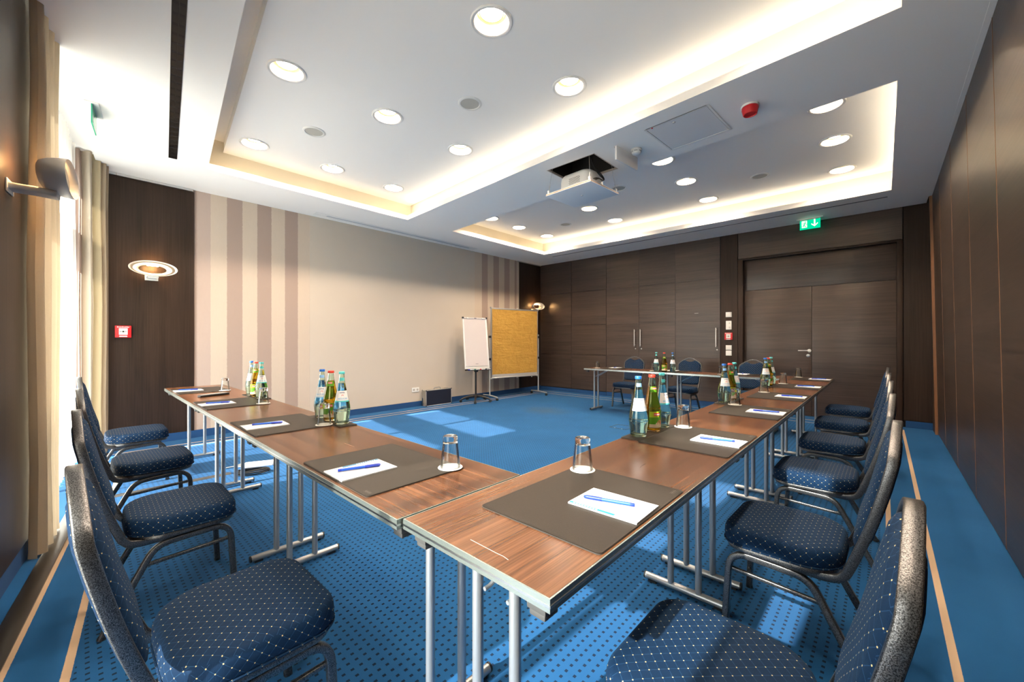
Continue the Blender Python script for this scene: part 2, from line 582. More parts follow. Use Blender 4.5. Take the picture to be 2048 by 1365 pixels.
# south wall: sliding partition, panels lean back a touch
m = MB(); m.box(-1.3, 8.2, -0.95, -0.57, 0, 3.62)
wall_s = struct(m.build('wall_south', M_DARKGAP, smooth=0))
edges = [-1.25, -0.41, 0.606, 1.621, 2.636, 3.651, 4.666, 5.681, 6.696, 7.56]
for a, b in zip(edges, edges[1:]):
    m = MB(); c = (a + b) / 2; h = (b - a) / 2 - 0.003
    m.loft([[(-h, -0.569, 0.012), (h, -0.569, 0.012), (h, -0.525, 0.012), (-h, -0.525, 0.012)],
            [(-h, -0.569, 3.16), (h, -0.569, 3.16), (h, -0.470, 3.16), (-h, -0.470, 3.16)]])
    o = m.build('panel', M_WOOD_P, wall_s, bevel=0.002, seg=1); o.location = (c, 0, 0)
    m = MB()
    m.loft([[(-0.003, -0.56, 0.012), (0.003, -0.56, 0.012), (0.003, -0.5235, 0.012), (-0.003, -0.5235, 0.012)],
            [(-0.003, -0.56, 3.16), (0.003, -0.56, 3.16), (0.003, -0.4685, 3.16), (-0.003, -0.4685, 3.16)]])
    o = m.build('edge_profile', M_COPPER, wall_s, smooth=0); o.location = (b, 0, 0)
m = MB(); m.loft([[(7.575, -0.56, 0.0), (7.63, -0.56, 0.0), (7.63, -0.500, 0.0), (7.575, -0.500, 0.0)],
                  [(7.575, -0.56, HC), (7.63, -0.56, HC), (7.63, -0.445, HC), (7.575, -0.445, HC)]])
struct(m.build('trim_3', M_COPPER, smooth=0))
m = MB(); m.box(7.63, W_E + 0.02, -0.57, -0.50, 0.0, HC); struct(m.build('trim_4', M_WOOD_V, smooth=0))

# ------------------------------------------------------------------ west wall (window side), turned a little
PX, RZW = -0.5935, -math.atan(0.11)
def west(o):
    o.location = (PX, 0, 0); o.rotation_euler = (0, 0, RZW); return o
WIN = ((3.62, 6.20), (0.33, 1.80))
m = MB()
m.box(-0.42, -0.014, 1.80, 3.62, 0, 3.62)
m.box(-0.42, -0.014, -1.3, 0.33, 0, 3.62)
m.box(-0.42, -0.23, 6.20, 6.75, 0, 3.62)
m.box(-0.42, -0.30, -1.0, 6.5, 2.95, 3.62)
wall_w = west(struct(m.build('wall_west', M_PLASTER, smooth=0)))
m = MB(); m.box(-0.014, 0, 1.80, 3.62, 0.10, 3.18); m.build('panel', M_WOOD_V, wall_w, bevel=0.003)
m = MB(); m.box(-0.014, 0, -1.3, 0.33, 0.10, 3.18); m.build('panel', M_WOOD_V, wall_w, bevel=0.003)
m = MB(); m.box(-0.014, -0.002, 1.80, 3.618, 0, 0.099)
west(struct(m.build('baseboard_west', M_BASEBLUE, smooth=0)))
m = MB()
for a, b in WIN: m.box(-0.42, -0.105, a, b, 0.0, 0.006)
west(struct(m.build('trim_5', M_STONE, smooth=0)))
m = MB()
m.loft([[(0.055 + 0.074 * k, y, z) for k, z in ((0, 0.0), (0.0, 0.007), (0.25, 0.011), (0.75, 0.011), (1, 0.007), (1, 0.0))] for y in (-0.9, 6.2)])
west(struct(m.build('trim_6', M_THRESH, smooth=30)))
for k, (a, b) in enumerate(WIN):
    m = MB()
    for za, zb in ((0.0, 0.07), (2.88, 2.95)): m.box(-0.37, -0.31, a, b, za, zb)
    for q in (a, (a + b) / 2 - 0.03, b - 0.06): m.box(-0.37, -0.31, q, q + 0.06, 0.0, 2.95)
    win = west(struct(m.build('window_%d' % (k + 1), M_WHITEPAINT, smooth=0)))
    m = MB(); m.box(-0.37, -0.31, a, b, 2.11, 2.47); m.build('transom', M_WHITEPAINT, win, smooth=0)
    for q0, q1 in ((a + 0.06, (a + b) / 2 - 0.03), ((a + b) / 2 + 0.03, b - 0.06)):
        for z0, z1 in ((0.07, 2.11), (2.47, 2.88)):
            m = MB(); m.box(-0.345, -0.339, q0, q1, z0, z1); m.build('pane', M_PANE, win, smooth=0)

# ------------------------------------------------------------------ ceiling with two trays
def xc(y): return PX + 0.03 + 0.11 * y
def xl1(y): return 0.956 + 0.1154 * (y - 5.477)
def xr1(y): return 3.498 + 0.0559 * (y - 5.497)
def xl2(y): return 4.390 + 0.0581 * (y - 5.504)
XR2 = 6.96
SLAB = 3.20
HOLE = (3.545, 4.045, 2.15, 2.76)                # shaft for the projector lift
SY = -0.44
m = MB()
def quad(fa, fb, y0, y1, z0=HC, z1=SLAB):
    ga = fa if callable(fa) else (lambda y: fa)
    gb = fb if callable(fb) else (lambda y: fb)
    m.prism([(ga(y0), y0), (gb(y0), y0), (gb(y1), y1), (ga(y1), y1)], z0, z1)
quad(xc, W_E, YF, W_N - 0.0005)
quad(xc, W_E, SY, YN)
quad(xc, xl1, YN, YF)
quad(xr1, xl2, YN, HOLE[2]); quad(xr1, xl2, HOLE[3], YF)
quad(xr1, HOLE[0], HOLE[2], HOLE[3]); quad(HOLE[1], xl2, HOLE[2], HOLE[3])
quad(XR2, W_E, YN, YF)
m.prism([(-1.2, -0.9), (8.2, -0.9), (8.2, 6.5), (-1.2, 6.5)], 3.62, 3.70)  # unseen slab over the whole room, added to stop sky light leaking in
ceiling = struct(m.build('ceiling', M_PLASTER, smooth=0))
# soffit over the curtains
m = MB(); m.box(-0.30, 0.03, -1.0, 6.36, 3.195, 3.24)
so = m.build('soffit', M_PLASTER, ceiling, smooth=0); so.location = (PX, 0, 0); so.rotation_euler = (0, 0, RZW)

# tray ceilings with round openings for the downlights and speakers
OFF = 0.15
OFF_L = 0.11                     # the beam side of the second tray is tighter, clear of the lift shaft
L1 = [(1.000, 1.98), (1.922, 1.975), (2.867, 1.985), (1.141, 3.556), (2.043, 3.555), (2.964, 3.56), (1.316, 5.14), (2.181, 5.143), (3.05, 5.145), (0.83, 0.39), (1.80, 0.39), (2.76, 0.39)]
L2 = [(4.725, 0.388), (5.616, 0.387), (6.625, 0.386), (4.811, 1.97), (5.663, 1.986), (6.614, 1.988), (4.90, 3.565), (5.723, 3.568), (6.613, 3.575), (4.995, 5.147), (5.759, 5.155), (6.621, 5.147)]
SPK1 = [(2.447, 2.80), (1.664, 4.377)]
SPK2 = [(6.151, 1.204), (6.206, 4.383), (5.258, 2.781)]
R_HOLE = 0.121
def holed_plate(poly, z, holes, r, name, mat, parent):
    bm = bmesh.new()
    def loop(pts):
        vs_ = [bm.verts.new((p[0], p[1], z)) for p in pts]
        return [bm.edges.new((vs_[i], vs_[(i + 1) % len(vs_)])) for i in range(len(vs_))]
    es = loop(poly)
    for h in holes:
        es += loop([(h[0] + r * math.cos(2 * PI * k / 32), h[1] + r * math.sin(2 * PI * k / 32)) for k in range(32)])
    bmesh.ops.triangle_fill(bm, use_beauty=True, use_dissolve=False, edges=es)
    for f in bm.faces:
        if f.normal.z > 0: f.normal_flip()
    me = bpy.data.meshes.new(name); bm.to_mesh(me); bm.free()
    me.materials.append(mat)
    o = bpy.data.objects.new(name, me); COL.objects.link(o); o.parent = parent
    return o
# first tray: the panel stops short of the window-side edge and leaves a dark shadow gap
p1 = [(xl1(YN) + 0.17, YN - OFF), (xr1(YN) + OFF, YN - OFF), (xr1(YF) + OFF, YF + OFF), (xl1(YF) + 0.17, YF + OFF)]
holed_plate(p1, HT, L1, R_HOLE, 'tray_panel', M_PLASTER, ceiling)
p2 = [(xl2(YN) - OFF_L, YN - OFF), (XR2 + OFF, YN - OFF), (XR2 + OFF, YF + OFF), (xl2(YF) - OFF_L, YF + OFF)]
holed_plate(p2, HT, L2, R_HOLE, 'tray_panel', M_PLASTER, ceiling)
m = MB()
quad(lambda y: xl1(y) - OFF, lambda y: xl1(y) + 0.17, YN - OFF, YF + OFF, 3.54, 3.56)
quad(lambda y: xl1(y) + 0.16, lambda y: xl1(y) + 0.17, YN - OFF, YF + OFF, HT + 0.001, 3.54)
m.build('shadow_gap', M_PLASTER, ceiling, smooth=0)
m = MB()
W_ = 0.02
quad(lambda y: xl1(y) - OFF - W_, lambda y: xr1(y) + OFF + W_, YF + OFF, YF + OFF + W_, SLAB, 3.56)
quad(lambda y: xl1(y) - OFF - W_, lambda y: xr1(y) + OFF + W_, YN - OFF - W_, YN - OFF, SLAB, 3.56)
quad(lambda y: xr1(y) + OFF, lambda y: xr1(y) + OFF + W_, YN - OFF, YF + OFF, SLAB, 3.56)
quad(lambda y: xl1(y) - OFF - W_, lambda y: xl1(y) - OFF, YN - OFF, YF + OFF, SLAB, 3.56)
quad(lambda y: xl2(y) - OFF_L - W_, XR2 + OFF + W_, YF + OFF, YF + OFF + W_, SLAB, 3.56)
quad(lambda y: xl2(y) - OFF_L - W_, XR2 + OFF + W_, YN - OFF - W_, YN - OFF, SLAB, 3.56)
quad(XR2 + OFF, XR2 + OFF + W_, YN - OFF, YF + OFF, SLAB, 3.56)
quad(lambda y: xl2(y) - OFF_L - W_, lambda y: xl2(y) - OFF_L, YN - OFF, YF + OFF, SLAB, 3.56)
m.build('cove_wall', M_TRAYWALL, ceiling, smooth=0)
m = MB(); m.box(-1.0, 7.6, -0.472, SY, HC - 0.002, SLAB)
struct(m.build('trim_7', M_PLASTER, smooth=0))

def led(p0, p1, mat, label):
    a, b = Vector((*p0, SLAB)), Vector((*p1, SLAB))
    o = thing('led_strip', label, 'light strip', a, math.atan2(b.y - a.y, b.x - a.x), 'cove light strips')
    L = (b - a).length
    m = MB(); m.box(0, L, -0.008, 0.008, 0.0, 0.005); m.build('channel', M_ALU, o, smooth=0)
    m = MB(); m.box(0.01, L - 0.01, -0.006, 0.006, 0.0055, 0.0075); m.build('diodes', mat, o, smooth=0)
led((xl1(YF), YF + 0.06), (xr1(YF) + 0.04, YF + 0.06), M_LEDD, 'warm light strip hidden in the cove along the striped wall, first ceiling tray')
led((xr1(YF) + 0.06, YF), (xr1(YN) + 0.06, YN), M_LEDW, 'bright light strip hidden in the cove beside the projector beam, first ceiling tray')
led((xl1(YN), YN - 0.06), (xr1(YN) + 0.04, YN - 0.06), M_LEDW, 'bright light strip hidden in the first tray cove beside the folding wall')
led((xl2(YF) - 0.04, YF + 0.06), (XR2 + 0.04, YF + 0.06), M_LEDD, 'warm light strip hidden in the cove along the striped wall, second ceiling tray')
led((XR2 + 0.06, YF), (XR2 + 0.06, YN), M_LEDW, 'bright light strip hidden in the second tray cove facing the cupboards and door')
led((xl2(YN) - 0.04, YN - 0.06), (XR2 + 0.04, YN - 0.06), M_LEDW, 'bright light strip hidden in the second tray cove beside the folding wall')

# ------------------------------------------------------------------ curtains
def drape(name, pts, amp, wave, z0, z1, mat, label, cat, group=None, sharp=1.0, hem=True, loc=None):
    """a pleated hanging; pts is its ground line in window-wall coordinates (d, t)"""
    P = [Vector(p) for p in pts]
    seg = [(P[i + 1] - P[i]).length for i in range(len(P) - 1)]
    L = sum(seg)
    n = int(L / wave * 14)
    rnd = random.Random(len(label))
    ph = [rnd.uniform(-0.5, 0.5) for _ in range(40)]
    def at(s):
        for i, q in enumerate(seg):
            if s <= q or i == len(seg) - 1:
                a = P[i] + (P[i + 1] - P[i]) * (s / q)
                d = (P[i + 1] - P[i]).normalized()
                return a, Vector((-d.y, d.x))
            s -= q
    zs = [z0, z0 + 0.04, z0 + 0.5, (z0 + z1) / 2, z1 - 0.5, z1 - 0.12, z1]
    rings, us, arc = [], [], 0.0
    base = []
    for i in range(n + 1):
        s = L * i / n
        a, nn = at(s)
        k = s / wave
        off = math.sin(2 * PI * k + 0.8 * math.sin(k * 1.7 + ph[int(k) % 40]))
        off = math.copysign(abs(off) ** sharp, off) * (1 + 0.25 * ph[int(k) % 40])
        base.append((a, nn, off, k))
    m = MB()
    for j, z in enumerate(zs):
        wv = amp * (1.0 - 0.25 * (j / (len(zs) - 1)))
        rings.append([(b[0].x + b[1].x * b[2] * wv + 0.006 * math.sin(3 * z + b[3]), b[0].y + b[1].y * b[2] * wv + 0.006 * math.cos(2.3 * z + b[3]), z) for b in base])
    m.loft(rings, False, False, closed=False)
    o = m.build(name, mat, smooth=180)
    me = o.data
    lay = me.uv_layers.new(name='UVMap')
    cum = [0.0]
    for i in range(1, n + 1):
        a, b = Vector(rings[0][i - 1]), Vector(rings[0][i]); cum.append(cum[-1] + (b - a).length)
    tot = cum[-1]
    key = {}
    for j, r in enumerate(rings):
        for i, p in enumerate(r): key[(round(p[0], 4), round(p[1], 4), round(p[2], 4))] = (cum[i] / tot, p[2])
    for lp in me.loops:
        c = me.vertices[lp.vertex_index].co
        lay.data[lp.index].uv = key.get((round(c.x, 4), round(c.y, 4), round(c.z, 4)), (0, 0))
    west(o)
    return tag(o, label, cat, group)
CREAM, MAUVE, OLIVE = (0.56, 0.47, 0.35), (0.40, 0.30, 0.25), (0.50, 0.43, 0.29)
M_CURT_A = cloth_material('tan_curtain_cloth', [(0, (0.50, 0.40, 0.28)), (0.55, (0.46, 0.37, 0.26))], 1.0, 0.25)
M_CURT_B = cloth_material('striped_curtain_cloth', [(0, MAUVE), (0.26, (0.60, 0.53, 0.43)), (0.46, OLIVE), (0.60, CREAM)], 1.0, 0.35)
drape('curtain', [(0.045, 3.44), (0.045, 3.93)], 0.036, 0.125, 0.02, 3.185, M_CURT_A, 'plain tan floor-length curtain hanging beside the dark panel with the wall lamp', 'curtain', 'drapes at the windows')
drape('curtain', [(-0.13, 6.03), (0.02, 6.10), (0.10, 6.25)], 0.04, 0.075, 0.02, 3.185, M_CURT_B, 'cream and mauve striped curtain gathered in the corner beside the red call point', 'curtain', 'drapes at the windows')
drape('curtain', [(0.045, 1.42), (0.045, 1.78)], 0.036, 0.115, 0.02, 3.185, M_CURT_A, 'tan curtain on the window behind the nearest blue chairs', 'curtain', 'drapes at the windows')
drape('sheer_curtain', [(-0.115, 3.63), (-0.115, 5.93)], 0.030, 0.105, 0.012, 3.19, M_SHEER, 'white translucent sheer curtain glowing between the two floor-length drapes', 'curtain', 'sheers at the windows', sharp=0.8)
drape('sheer_curtain', [(-0.09, 0.34), (-0.09, 1.79)], 0.030, 0.105, 0.012, 3.19, M_SHEER, 'white translucent sheer curtain on the window beside the nearest chairs', 'curtain', 'sheers at the windows', sharp=0.8)

# ------------------------------------------------------------------ ceiling fittings
def refl_material():
    t = NT('downlight_reflector')
    p = t.principled((0.92, 0.80, 0.58), 0.3, 0.3)
    return t.done(p.outputs[0])
M_REFL = refl_material()
M_LAMP = emit('downlight_lamp', WARM, DOWNLIGHT_EMIT)
M_SPKCLOTH = plain('speaker_grille', (0.52, 0.50, 0.44), 0.8)

def make_downlight():
    r = thing('downlight', 'x', 'downlight')
    m = MB(); m.lathe([(0.118, 0.002), (0.118, -0.004), (0.126, -0.010), (0.140, -0.010), (0.146, -0.004), (0.146, 0.0)], 40)
    m.build('trim_ring', M_WHITE, r)
    m = MB(); m.lathe([(0.118, -0.004), (0.116, 0.02), (0.105, 0.055), (0.085, 0.085), (0.05, 0.100), (0.0, 0.100)], 32)
    m.build('reflector', M_REFL, r)
    m = MB(); m.lathe([(0.0, 0.062), (0.078, 0.062), (0.078, 0.066), (0.0, 0.066)], 32)
    m.build('lamp', M_LAMP, r)
    m = MB(); m.lathe([(0.078, 0.058), (0.086, 0.058), (0.086, 0.070), (0.078, 0.070)], 32); m.build('lamp_holder', plain('brass_holder', (0.45, 0.26, 0.09), 0.4, 0.6), r)
    return r
dl = make_downlight()
index_tree(dl)
def ordinal(k): return ['first', 'second', 'third', 'fourth'][k]
rowname = {0: 'row by the folding wall', 1: 'second row from folding wall', 2: 'second row from striped wall', 3: 'row by the striped wall'}
first = True
for trayname, lst in (('nearer ceiling tray', L1), ('farther ceiling tray', L2)):
    for k, (x, y) in enumerate(lst):
        row = 0 if y < 1 else 1 if y < 2.5 else 2 if y < 4.5 else 3
        col = sorted([p[0] for p in lst if abs(p[1] - y) < 0.3]).index(x)
        lab = 'downlight in the %s, %s, %s from windows' % (trayname, rowname[row], ordinal(col))
        if first:
            dl.location = (x, y, HT); dl['label'] = lab; dl['group'] = 'recessed ceiling downlights'; first = False
        else: dup(dl, (x, y, HT), 0, lab, 'recessed ceiling downlights')

sp_names = ['round pale ceiling speaker in the nearer tray, farther from the windows',
            'round pale ceiling speaker in the nearer tray, closer to the window wall',
            'round pale ceiling speaker in the farther tray, nearest the exit sign and door',
            'round pale ceiling speaker in the farther tray, near the corner wall lamp',
            'round pale ceiling speaker in the farther tray, half hidden behind the lowered projector board']
spk = thing('ceiling_speaker', sp_names[0], 'speaker', (*SPK1[0], HT), 0, 'ceiling speakers')
m = MB(); m.lathe([(0.085, -0.003), (0.088, -0.008), (0.104, -0.008), (0.110, -0.003), (0.110, 0.0)], 36); m.build('rim', M_WHITE, spk)
m = MB(); m.lathe([(0.0, -0.006), (0.05, -0.0055), (0.087, -0.003)], 36); m.build('grille', M_SPKCLOTH, spk)
index_tree(spk)
for (x, y), lab in zip((SPK1 + SPK2)[1:], sp_names[1:]): dup(spk, (x, y, HT), 0, lab)

# slot diffuser with two rows of blades over the window-side aisle
A, B = Vector((0.345, 2.60, 0)), Vector((0.652, 5.43, 0))
sd = thing('slot_diffuser', 'long black double-row air slot in the ceiling above the window aisle', 'air diffuser', (A.x, A.y, HC), math.atan2((B - A).y, (B - A).x))
Ls = (B - A).length
m = MB()
for y in (-0.034, -0.002, 0.030): m.box(0, Ls, y, y + 0.004, -0.004, -0.0005)
m.box(0, 0.004, -0.034, 0.034, -0.004, -0.0005); m.box(Ls - 0.004, Ls, -0.034, 0.034, -0.004, -0.0005)
m.build('frame', plain('black_anodised', (0.03, 0.028, 0.026), 0.4, 0.6), sd, smooth=0)
m = MB(); m.box(0.003, Ls - 0.003, -0.031, 0.031, -0.0012, -0.0004); m.build('dark_slot', M_DARKGAP, sd, smooth=0)
bl = None
nb = 28
for i in range(nb):
    for y in (-0.016, 0.016):
        if bl is None:
            m = MB(); m.loft([[(-0.042, -0.0125, -0.0015), (0.030, -0.0125, -0.0015), (0.042, -0.0125, -0.0050), (-0.030, -0.0125, -0.0035)],
                              [(-0.042, 0.0125, -0.0015), (0.030, 0.0125, -0.0015), (0.042, 0.0125, -0.0050), (-0.030, 0.0125, -0.0035)]])
            b = bl = m.build('blade', plain('blade_brown_black', (0.018, 0.015, 0.013), 0.3, 0.5), sd, smooth=0)
        else:
            b = bl.copy(); COL.objects.link(b)
        b.location = (0.05 + (Ls - 0.1) * i / (nb - 1), y, 0)
# thin air slot along the cupboard wall
sl = thing('air_slot', 'thin black air slot in the ceiling strip in front of the cupboards', 'air slot', (7.25, 2.72, HC))
m = MB(); m.box(-0.012, 0.012, -2.76, 2.76, -0.002, -0.0004); m.build('dark_slot', M_DARKGAP, sl, smooth=0)
m = MB(); m.box(-0.015, -0.012, -2.765, 2.765, -0.004, -0.0004); m.box(0.012, 0.015, -2.765, 2.765, -0.004, -0.0004); m.build('frame', plain('slot_lip', (0.25, 0.25, 0.25), 0.4, 0.5), sl, smooth=0)
# screen casing flush in the ceiling over the projection area
sc_ = thing('projection_screen_casing', 'white projection screen casing set in the ceiling above the cream wall', 'screen casing', (3.965, 6.215, HC))
m = MB(); m.box(-1.60, 1.60, -0.085, 0.06, -0.006, -0.0005); m.build('cover', M_WHITEPAINT, sc_, bevel=0.002)
m = MB(); m.box(-1.42, 1.42, -0.012, 0.004, -0.0075, -0.0061); m.build('slot', plain('slot_shadow', (0.12, 0.13, 0.15), 0.6), sc_, smooth=0)
m = MB(); m.box(-1.42, 1.42, -0.030, -0.016, -0.016, -0.0062); m.build('bottom_bar', plain('pale_grey_bar', (0.55, 0.57, 0.60), 0.5, 0.3), sc_, bevel=0.002)

# access hatch
ha = math.atan2(1.041 - 1.575, 3.439 - 3.48)
hatch = thing('access_hatch', 'flat square service hatch in the beam ceiling beside the red alarm', 'hatch', (3.722, 1.291, HC), math.atan(-0.0581) )
m = MB()
for a, b, c, d in ((-0.275, 0.275, -0.28, -0.262), (-0.275, 0.275, 0.262, 0.28), (-0.275, -0.257, -0.262, 0.262), (0.257, 0.275, -0.262, 0.262)): m.box(a, b, c, d, -0.006, -0.0004)
m.build('frame', M_WHITE, hatch, bevel=0.0015)
m = MB(); m.box(-0.253, 0.253, -0.258, 0.258, -0.004, -0.0005); m.build('door', plain('hatch_grey', (0.78, 0.78, 0.78), 0.6), hatch, smooth=0)
m = MB(); m.lathe([(0.0, -0.010), (0.012, -0.010), (0.014, -0.0042)], 16, c=(-0.215, 0.03, 0)); m.build('lock', M_ALU, hatch)
m = MB(); m.lathe([(0.0, -0.011), (0.007, -0.010), (0.008, -0.0062)], 12, c=(-0.266, 0.205, 0)); m.build('red_marker', M_RED, hatch)

# fire sounder and smoke detector
al = thing('alarm_sounder', 'red round alarm sounder on a white base under the beam ceiling', 'alarm', (3.69, 0.79, HC))
m = MB(); m.lathe([(0.0, -0.014), (0.062, -0.014), (0.066, -0.008), (0.064, -0.0004)], 28); m.build('base', M_WHITE, al)
m = MB(); m.lathe([(0.060, -0.0142), (0.0615, -0.030), (0.050, -0.072), (0.044, -0.074), (0.040, -0.066), (0.0, -0.064)], 28); m.build('horn', M_RED, al)
sm = thing('smoke_detector', 'small white smoke detector behind the short baffle plate in the ceiling', 'smoke detector', (3.76, 1.80, HC))
m = MB(); m.lathe([(0.052, -0.0004), (0.052, -0.012), (0.046, -0.016)], 28); m.build('base', M_WHITE, sm)
m = MB(); m.lathe([(0.046, -0.0162), (0.046, -0.028), (0.038, -0.046), (0.02, -0.054), (0.0, -0.055)], 28); m.build('body', M_WHITE, sm)
m = MB()
for k in range(6):
    a = 2 * PI * k / 6
    m.tube([(0.0465 * math.cos(a + s), 0.0465 * math.sin(a + s), -0.026) for s in (0, 0.2, 0.4, 0.6, 0.7)], 0.0022, 6)
m.build('vent_slit', M_BLACK, sm)
bf = thing('ceiling_baffle', 'short white upright plate hanging from the ceiling before the smoke detector', 'baffle plate', (3.745, 1.895, HC), math.atan2(-0.033, 0.385))
m = MB(); m.box(-0.195, 0.195, -0.009, 0.009, -0.135, -0.0004); m.build('plate', M_WHITEPAINT, bf, bevel=0.002)
m = MB(); m.box(-0.195, 0.195, 0.0092, 0.020, -0.012, -0.0004); m.build('bracket', M_ALU, bf, smooth=0)

# projector on its lowered board
pj = thing('projector_lift', 'white ceiling board lowered on thin cables from an open black shaft', 'projector lift', (3.80, 2.46, 2.845), math.atan(-0.055))
m = MB(); m.box(-0.268, 0.268, -0.302, 0.302, 0.0, 0.008); m.build('lower_sheet', plain('board_grey_white', (0.85, 0.86, 0.86), 0.6), pj, bevel=0.001)
m = MB(); m.box(-0.266, 0.266, -0.300, 0.300, 0.0082, 0.016); m.build('wood_core', plain('raw_plywood', (0.52, 0.29, 0.13), 0.7), pj, smooth=0)
m = MB(); m.box(-0.266, 0.266, -0.300, 0.300, 0.0162, 0.024); m.build('upper_sheet', M_WHITEPAINT, pj, bevel=0.001)
m = MB(); m.lathe([(0, -0.004), (0.011, -0.004), (0.013, 0.0)], 16); m.build('screw', M_STEEL, pj)
for sx in (-1, 1):
    for sy in (-1, 1):
        m = MB(); cx, cyy = sx * 0.245, sy * 0.275
        m.box(cx - 0.012, cx + 0.012, cyy - 0.012, cyy + 0.012, 0.0242, 0.062); br = m.build('bracket', M_WHITE, pj, bevel=0.003)
        m = MB()
        a, b = Vector((cx, cyy, 0.058)), Vector((sx * 0.205, sy * 0.235, 0.40))
        m.cyl(a, b, 0.0022, 6); m.cyl(a, a + (b - a) * 0.16, 0.006, 8, 0.004); m.cyl(a + (b - a) * 0.78, a + (b - a) * 0.9, 0.005, 8); m.build('cable', M_STEEL, br)
# the shaft the board came out of (inside the ceiling)
m = MB()
x0, x1, y0, y1 = HOLE
for a, b, c, d in ((x0 + 0.001, x0 + 0.008, y0 + 0.001, y1 - 0.001), (x1 - 0.008, x1 - 0.001, y0 + 0.001, y1 - 0.001), (x0 + 0.001, x1 - 0.001, y0 + 0.001, y0 + 0.008), (x0 + 0.001, x1 - 0.001, y1 - 0.008, y1 - 0.001)):
    m.box(a, b, c, d, HC + 0.02, 3.54)
m.box(x0 - 0.012, x1 + 0.012, y0 - 0.012, y1 + 0.012, 3.54, 3.552)
m.build('projector_shaft', plain('shaft_black', (0.012, 0.011, 0.010), 0.7), ceiling, smooth=0)
m = MB()
m.box(x0 - 0.001, x0 + 0.012, y0, y1, HC, HC + 0.02); m.box(x1 - 0.012, x1 + 0.001, y0, y1, HC, HC + 0.02); m.box(x0, x1, y1 - 0.012, y1 + 0.001, HC, HC + 0.02); m.box(x0, x1, y0 - 0.001, y0 + 0.012, HC, HC + 0.02)
m.build('shaft_edge', plain('raw_edge', (0.50, 0.44, 0.38), 0.8), ceiling, smooth=0)
m = MB()
m.box(x0 + 0.05, x0 + 0.09, y0 + 0.03, y1 - 0.03, 3.40, 3.44); m.box(x1 - 0.12, x1 - 0.08, y0 + 0.03, y1 - 0.03, 3.40, 3.44)
m.box(x0 + 0.05, x1 - 0.08, y0 + 0.10, y0 + 0.13, 3.42, 3.45); m.box(x0 + 0.05, x1 - 0.08, y1 - 0.16, y1 - 0.13, 3.42, 3.45)
m.build('lift_frame', plain('gunmetal', (0.06, 0.06, 0.065), 0.4, 0.7), ceiling, smooth=0)

pr = thing('projector', 'white rounded video projector resting on the lowered ceiling board', 'projector', (3.80, 2.46, 2.8695), math.atan(-0.055))
outl = round_rect(0.165, 0.205, (0.07, 0.07, 0.09, 0.09), 8)
m = MB(); m.loft([[(x * s, y * s, z) for x, y in outl] for s, z in ((0.93, 0.006), (0.99, 0.02), (1.0, 0.06), (0.99, 0.125), (0.95, 0.165), (0.86, 0.190), (0.6, 0.202))])
body = m.build('body', M_WHITE, pr, smooth=50)
for sx, sy in ((-1, -1), (1, -1), (-1, 1), (1, 1)):
    m = MB(); m.cyl((sx * 0.11, sy * 0.14, 0.0), (sx * 0.11, sy * 0.14, 0.012), 0.014, 10); m.build('foot', M_BLACK, pr)
vb = None
for r in range(6):
    for k in range(9):
        if vb is None:
            m = MB(); m.box(-0.0015, 0.0, -0.0055, 0.0055, -0.0022, 0.0022); b = vb = m.build('vent_slit', M_BLACK, body, smooth=0)
        else: b = vb.copy(); COL.objects.link(b)
        b.location = (-0.1642, -0.085 + k * 0.016 + (0.006 if r % 2 else 0), 0.065 + r * 0.012)
m = MB(); m.tube([(0.07, 0.199, 0.07), (0.07, 0.208, 0.07)], 0.045, 24); m.build('lens', M_BLACK, pr)
m = MB()
for off_, r_ in ((0.0, 0.05), (0.02, 0.06), (-0.02, 0.045)):
    m.tube(smooth_path([(-0.06 + off_, -0.19, 0.08), (-0.05 + off_, -0.245, 0.09), (0.03, -0.255 + off_ * 0.5, 0.05 + r_ * 0.4), (0.07 + off_, -0.24, 0.11), (0.0, -0.23, 0.15 + off_), (-0.09, -0.21, 0.20), (-0.10 + off_, -0.18, 0.35), (-0.08 + off_, -0.15, 0.56)], 2), 0.0045, 7)
m.build('cable', M_BLACK, pr)

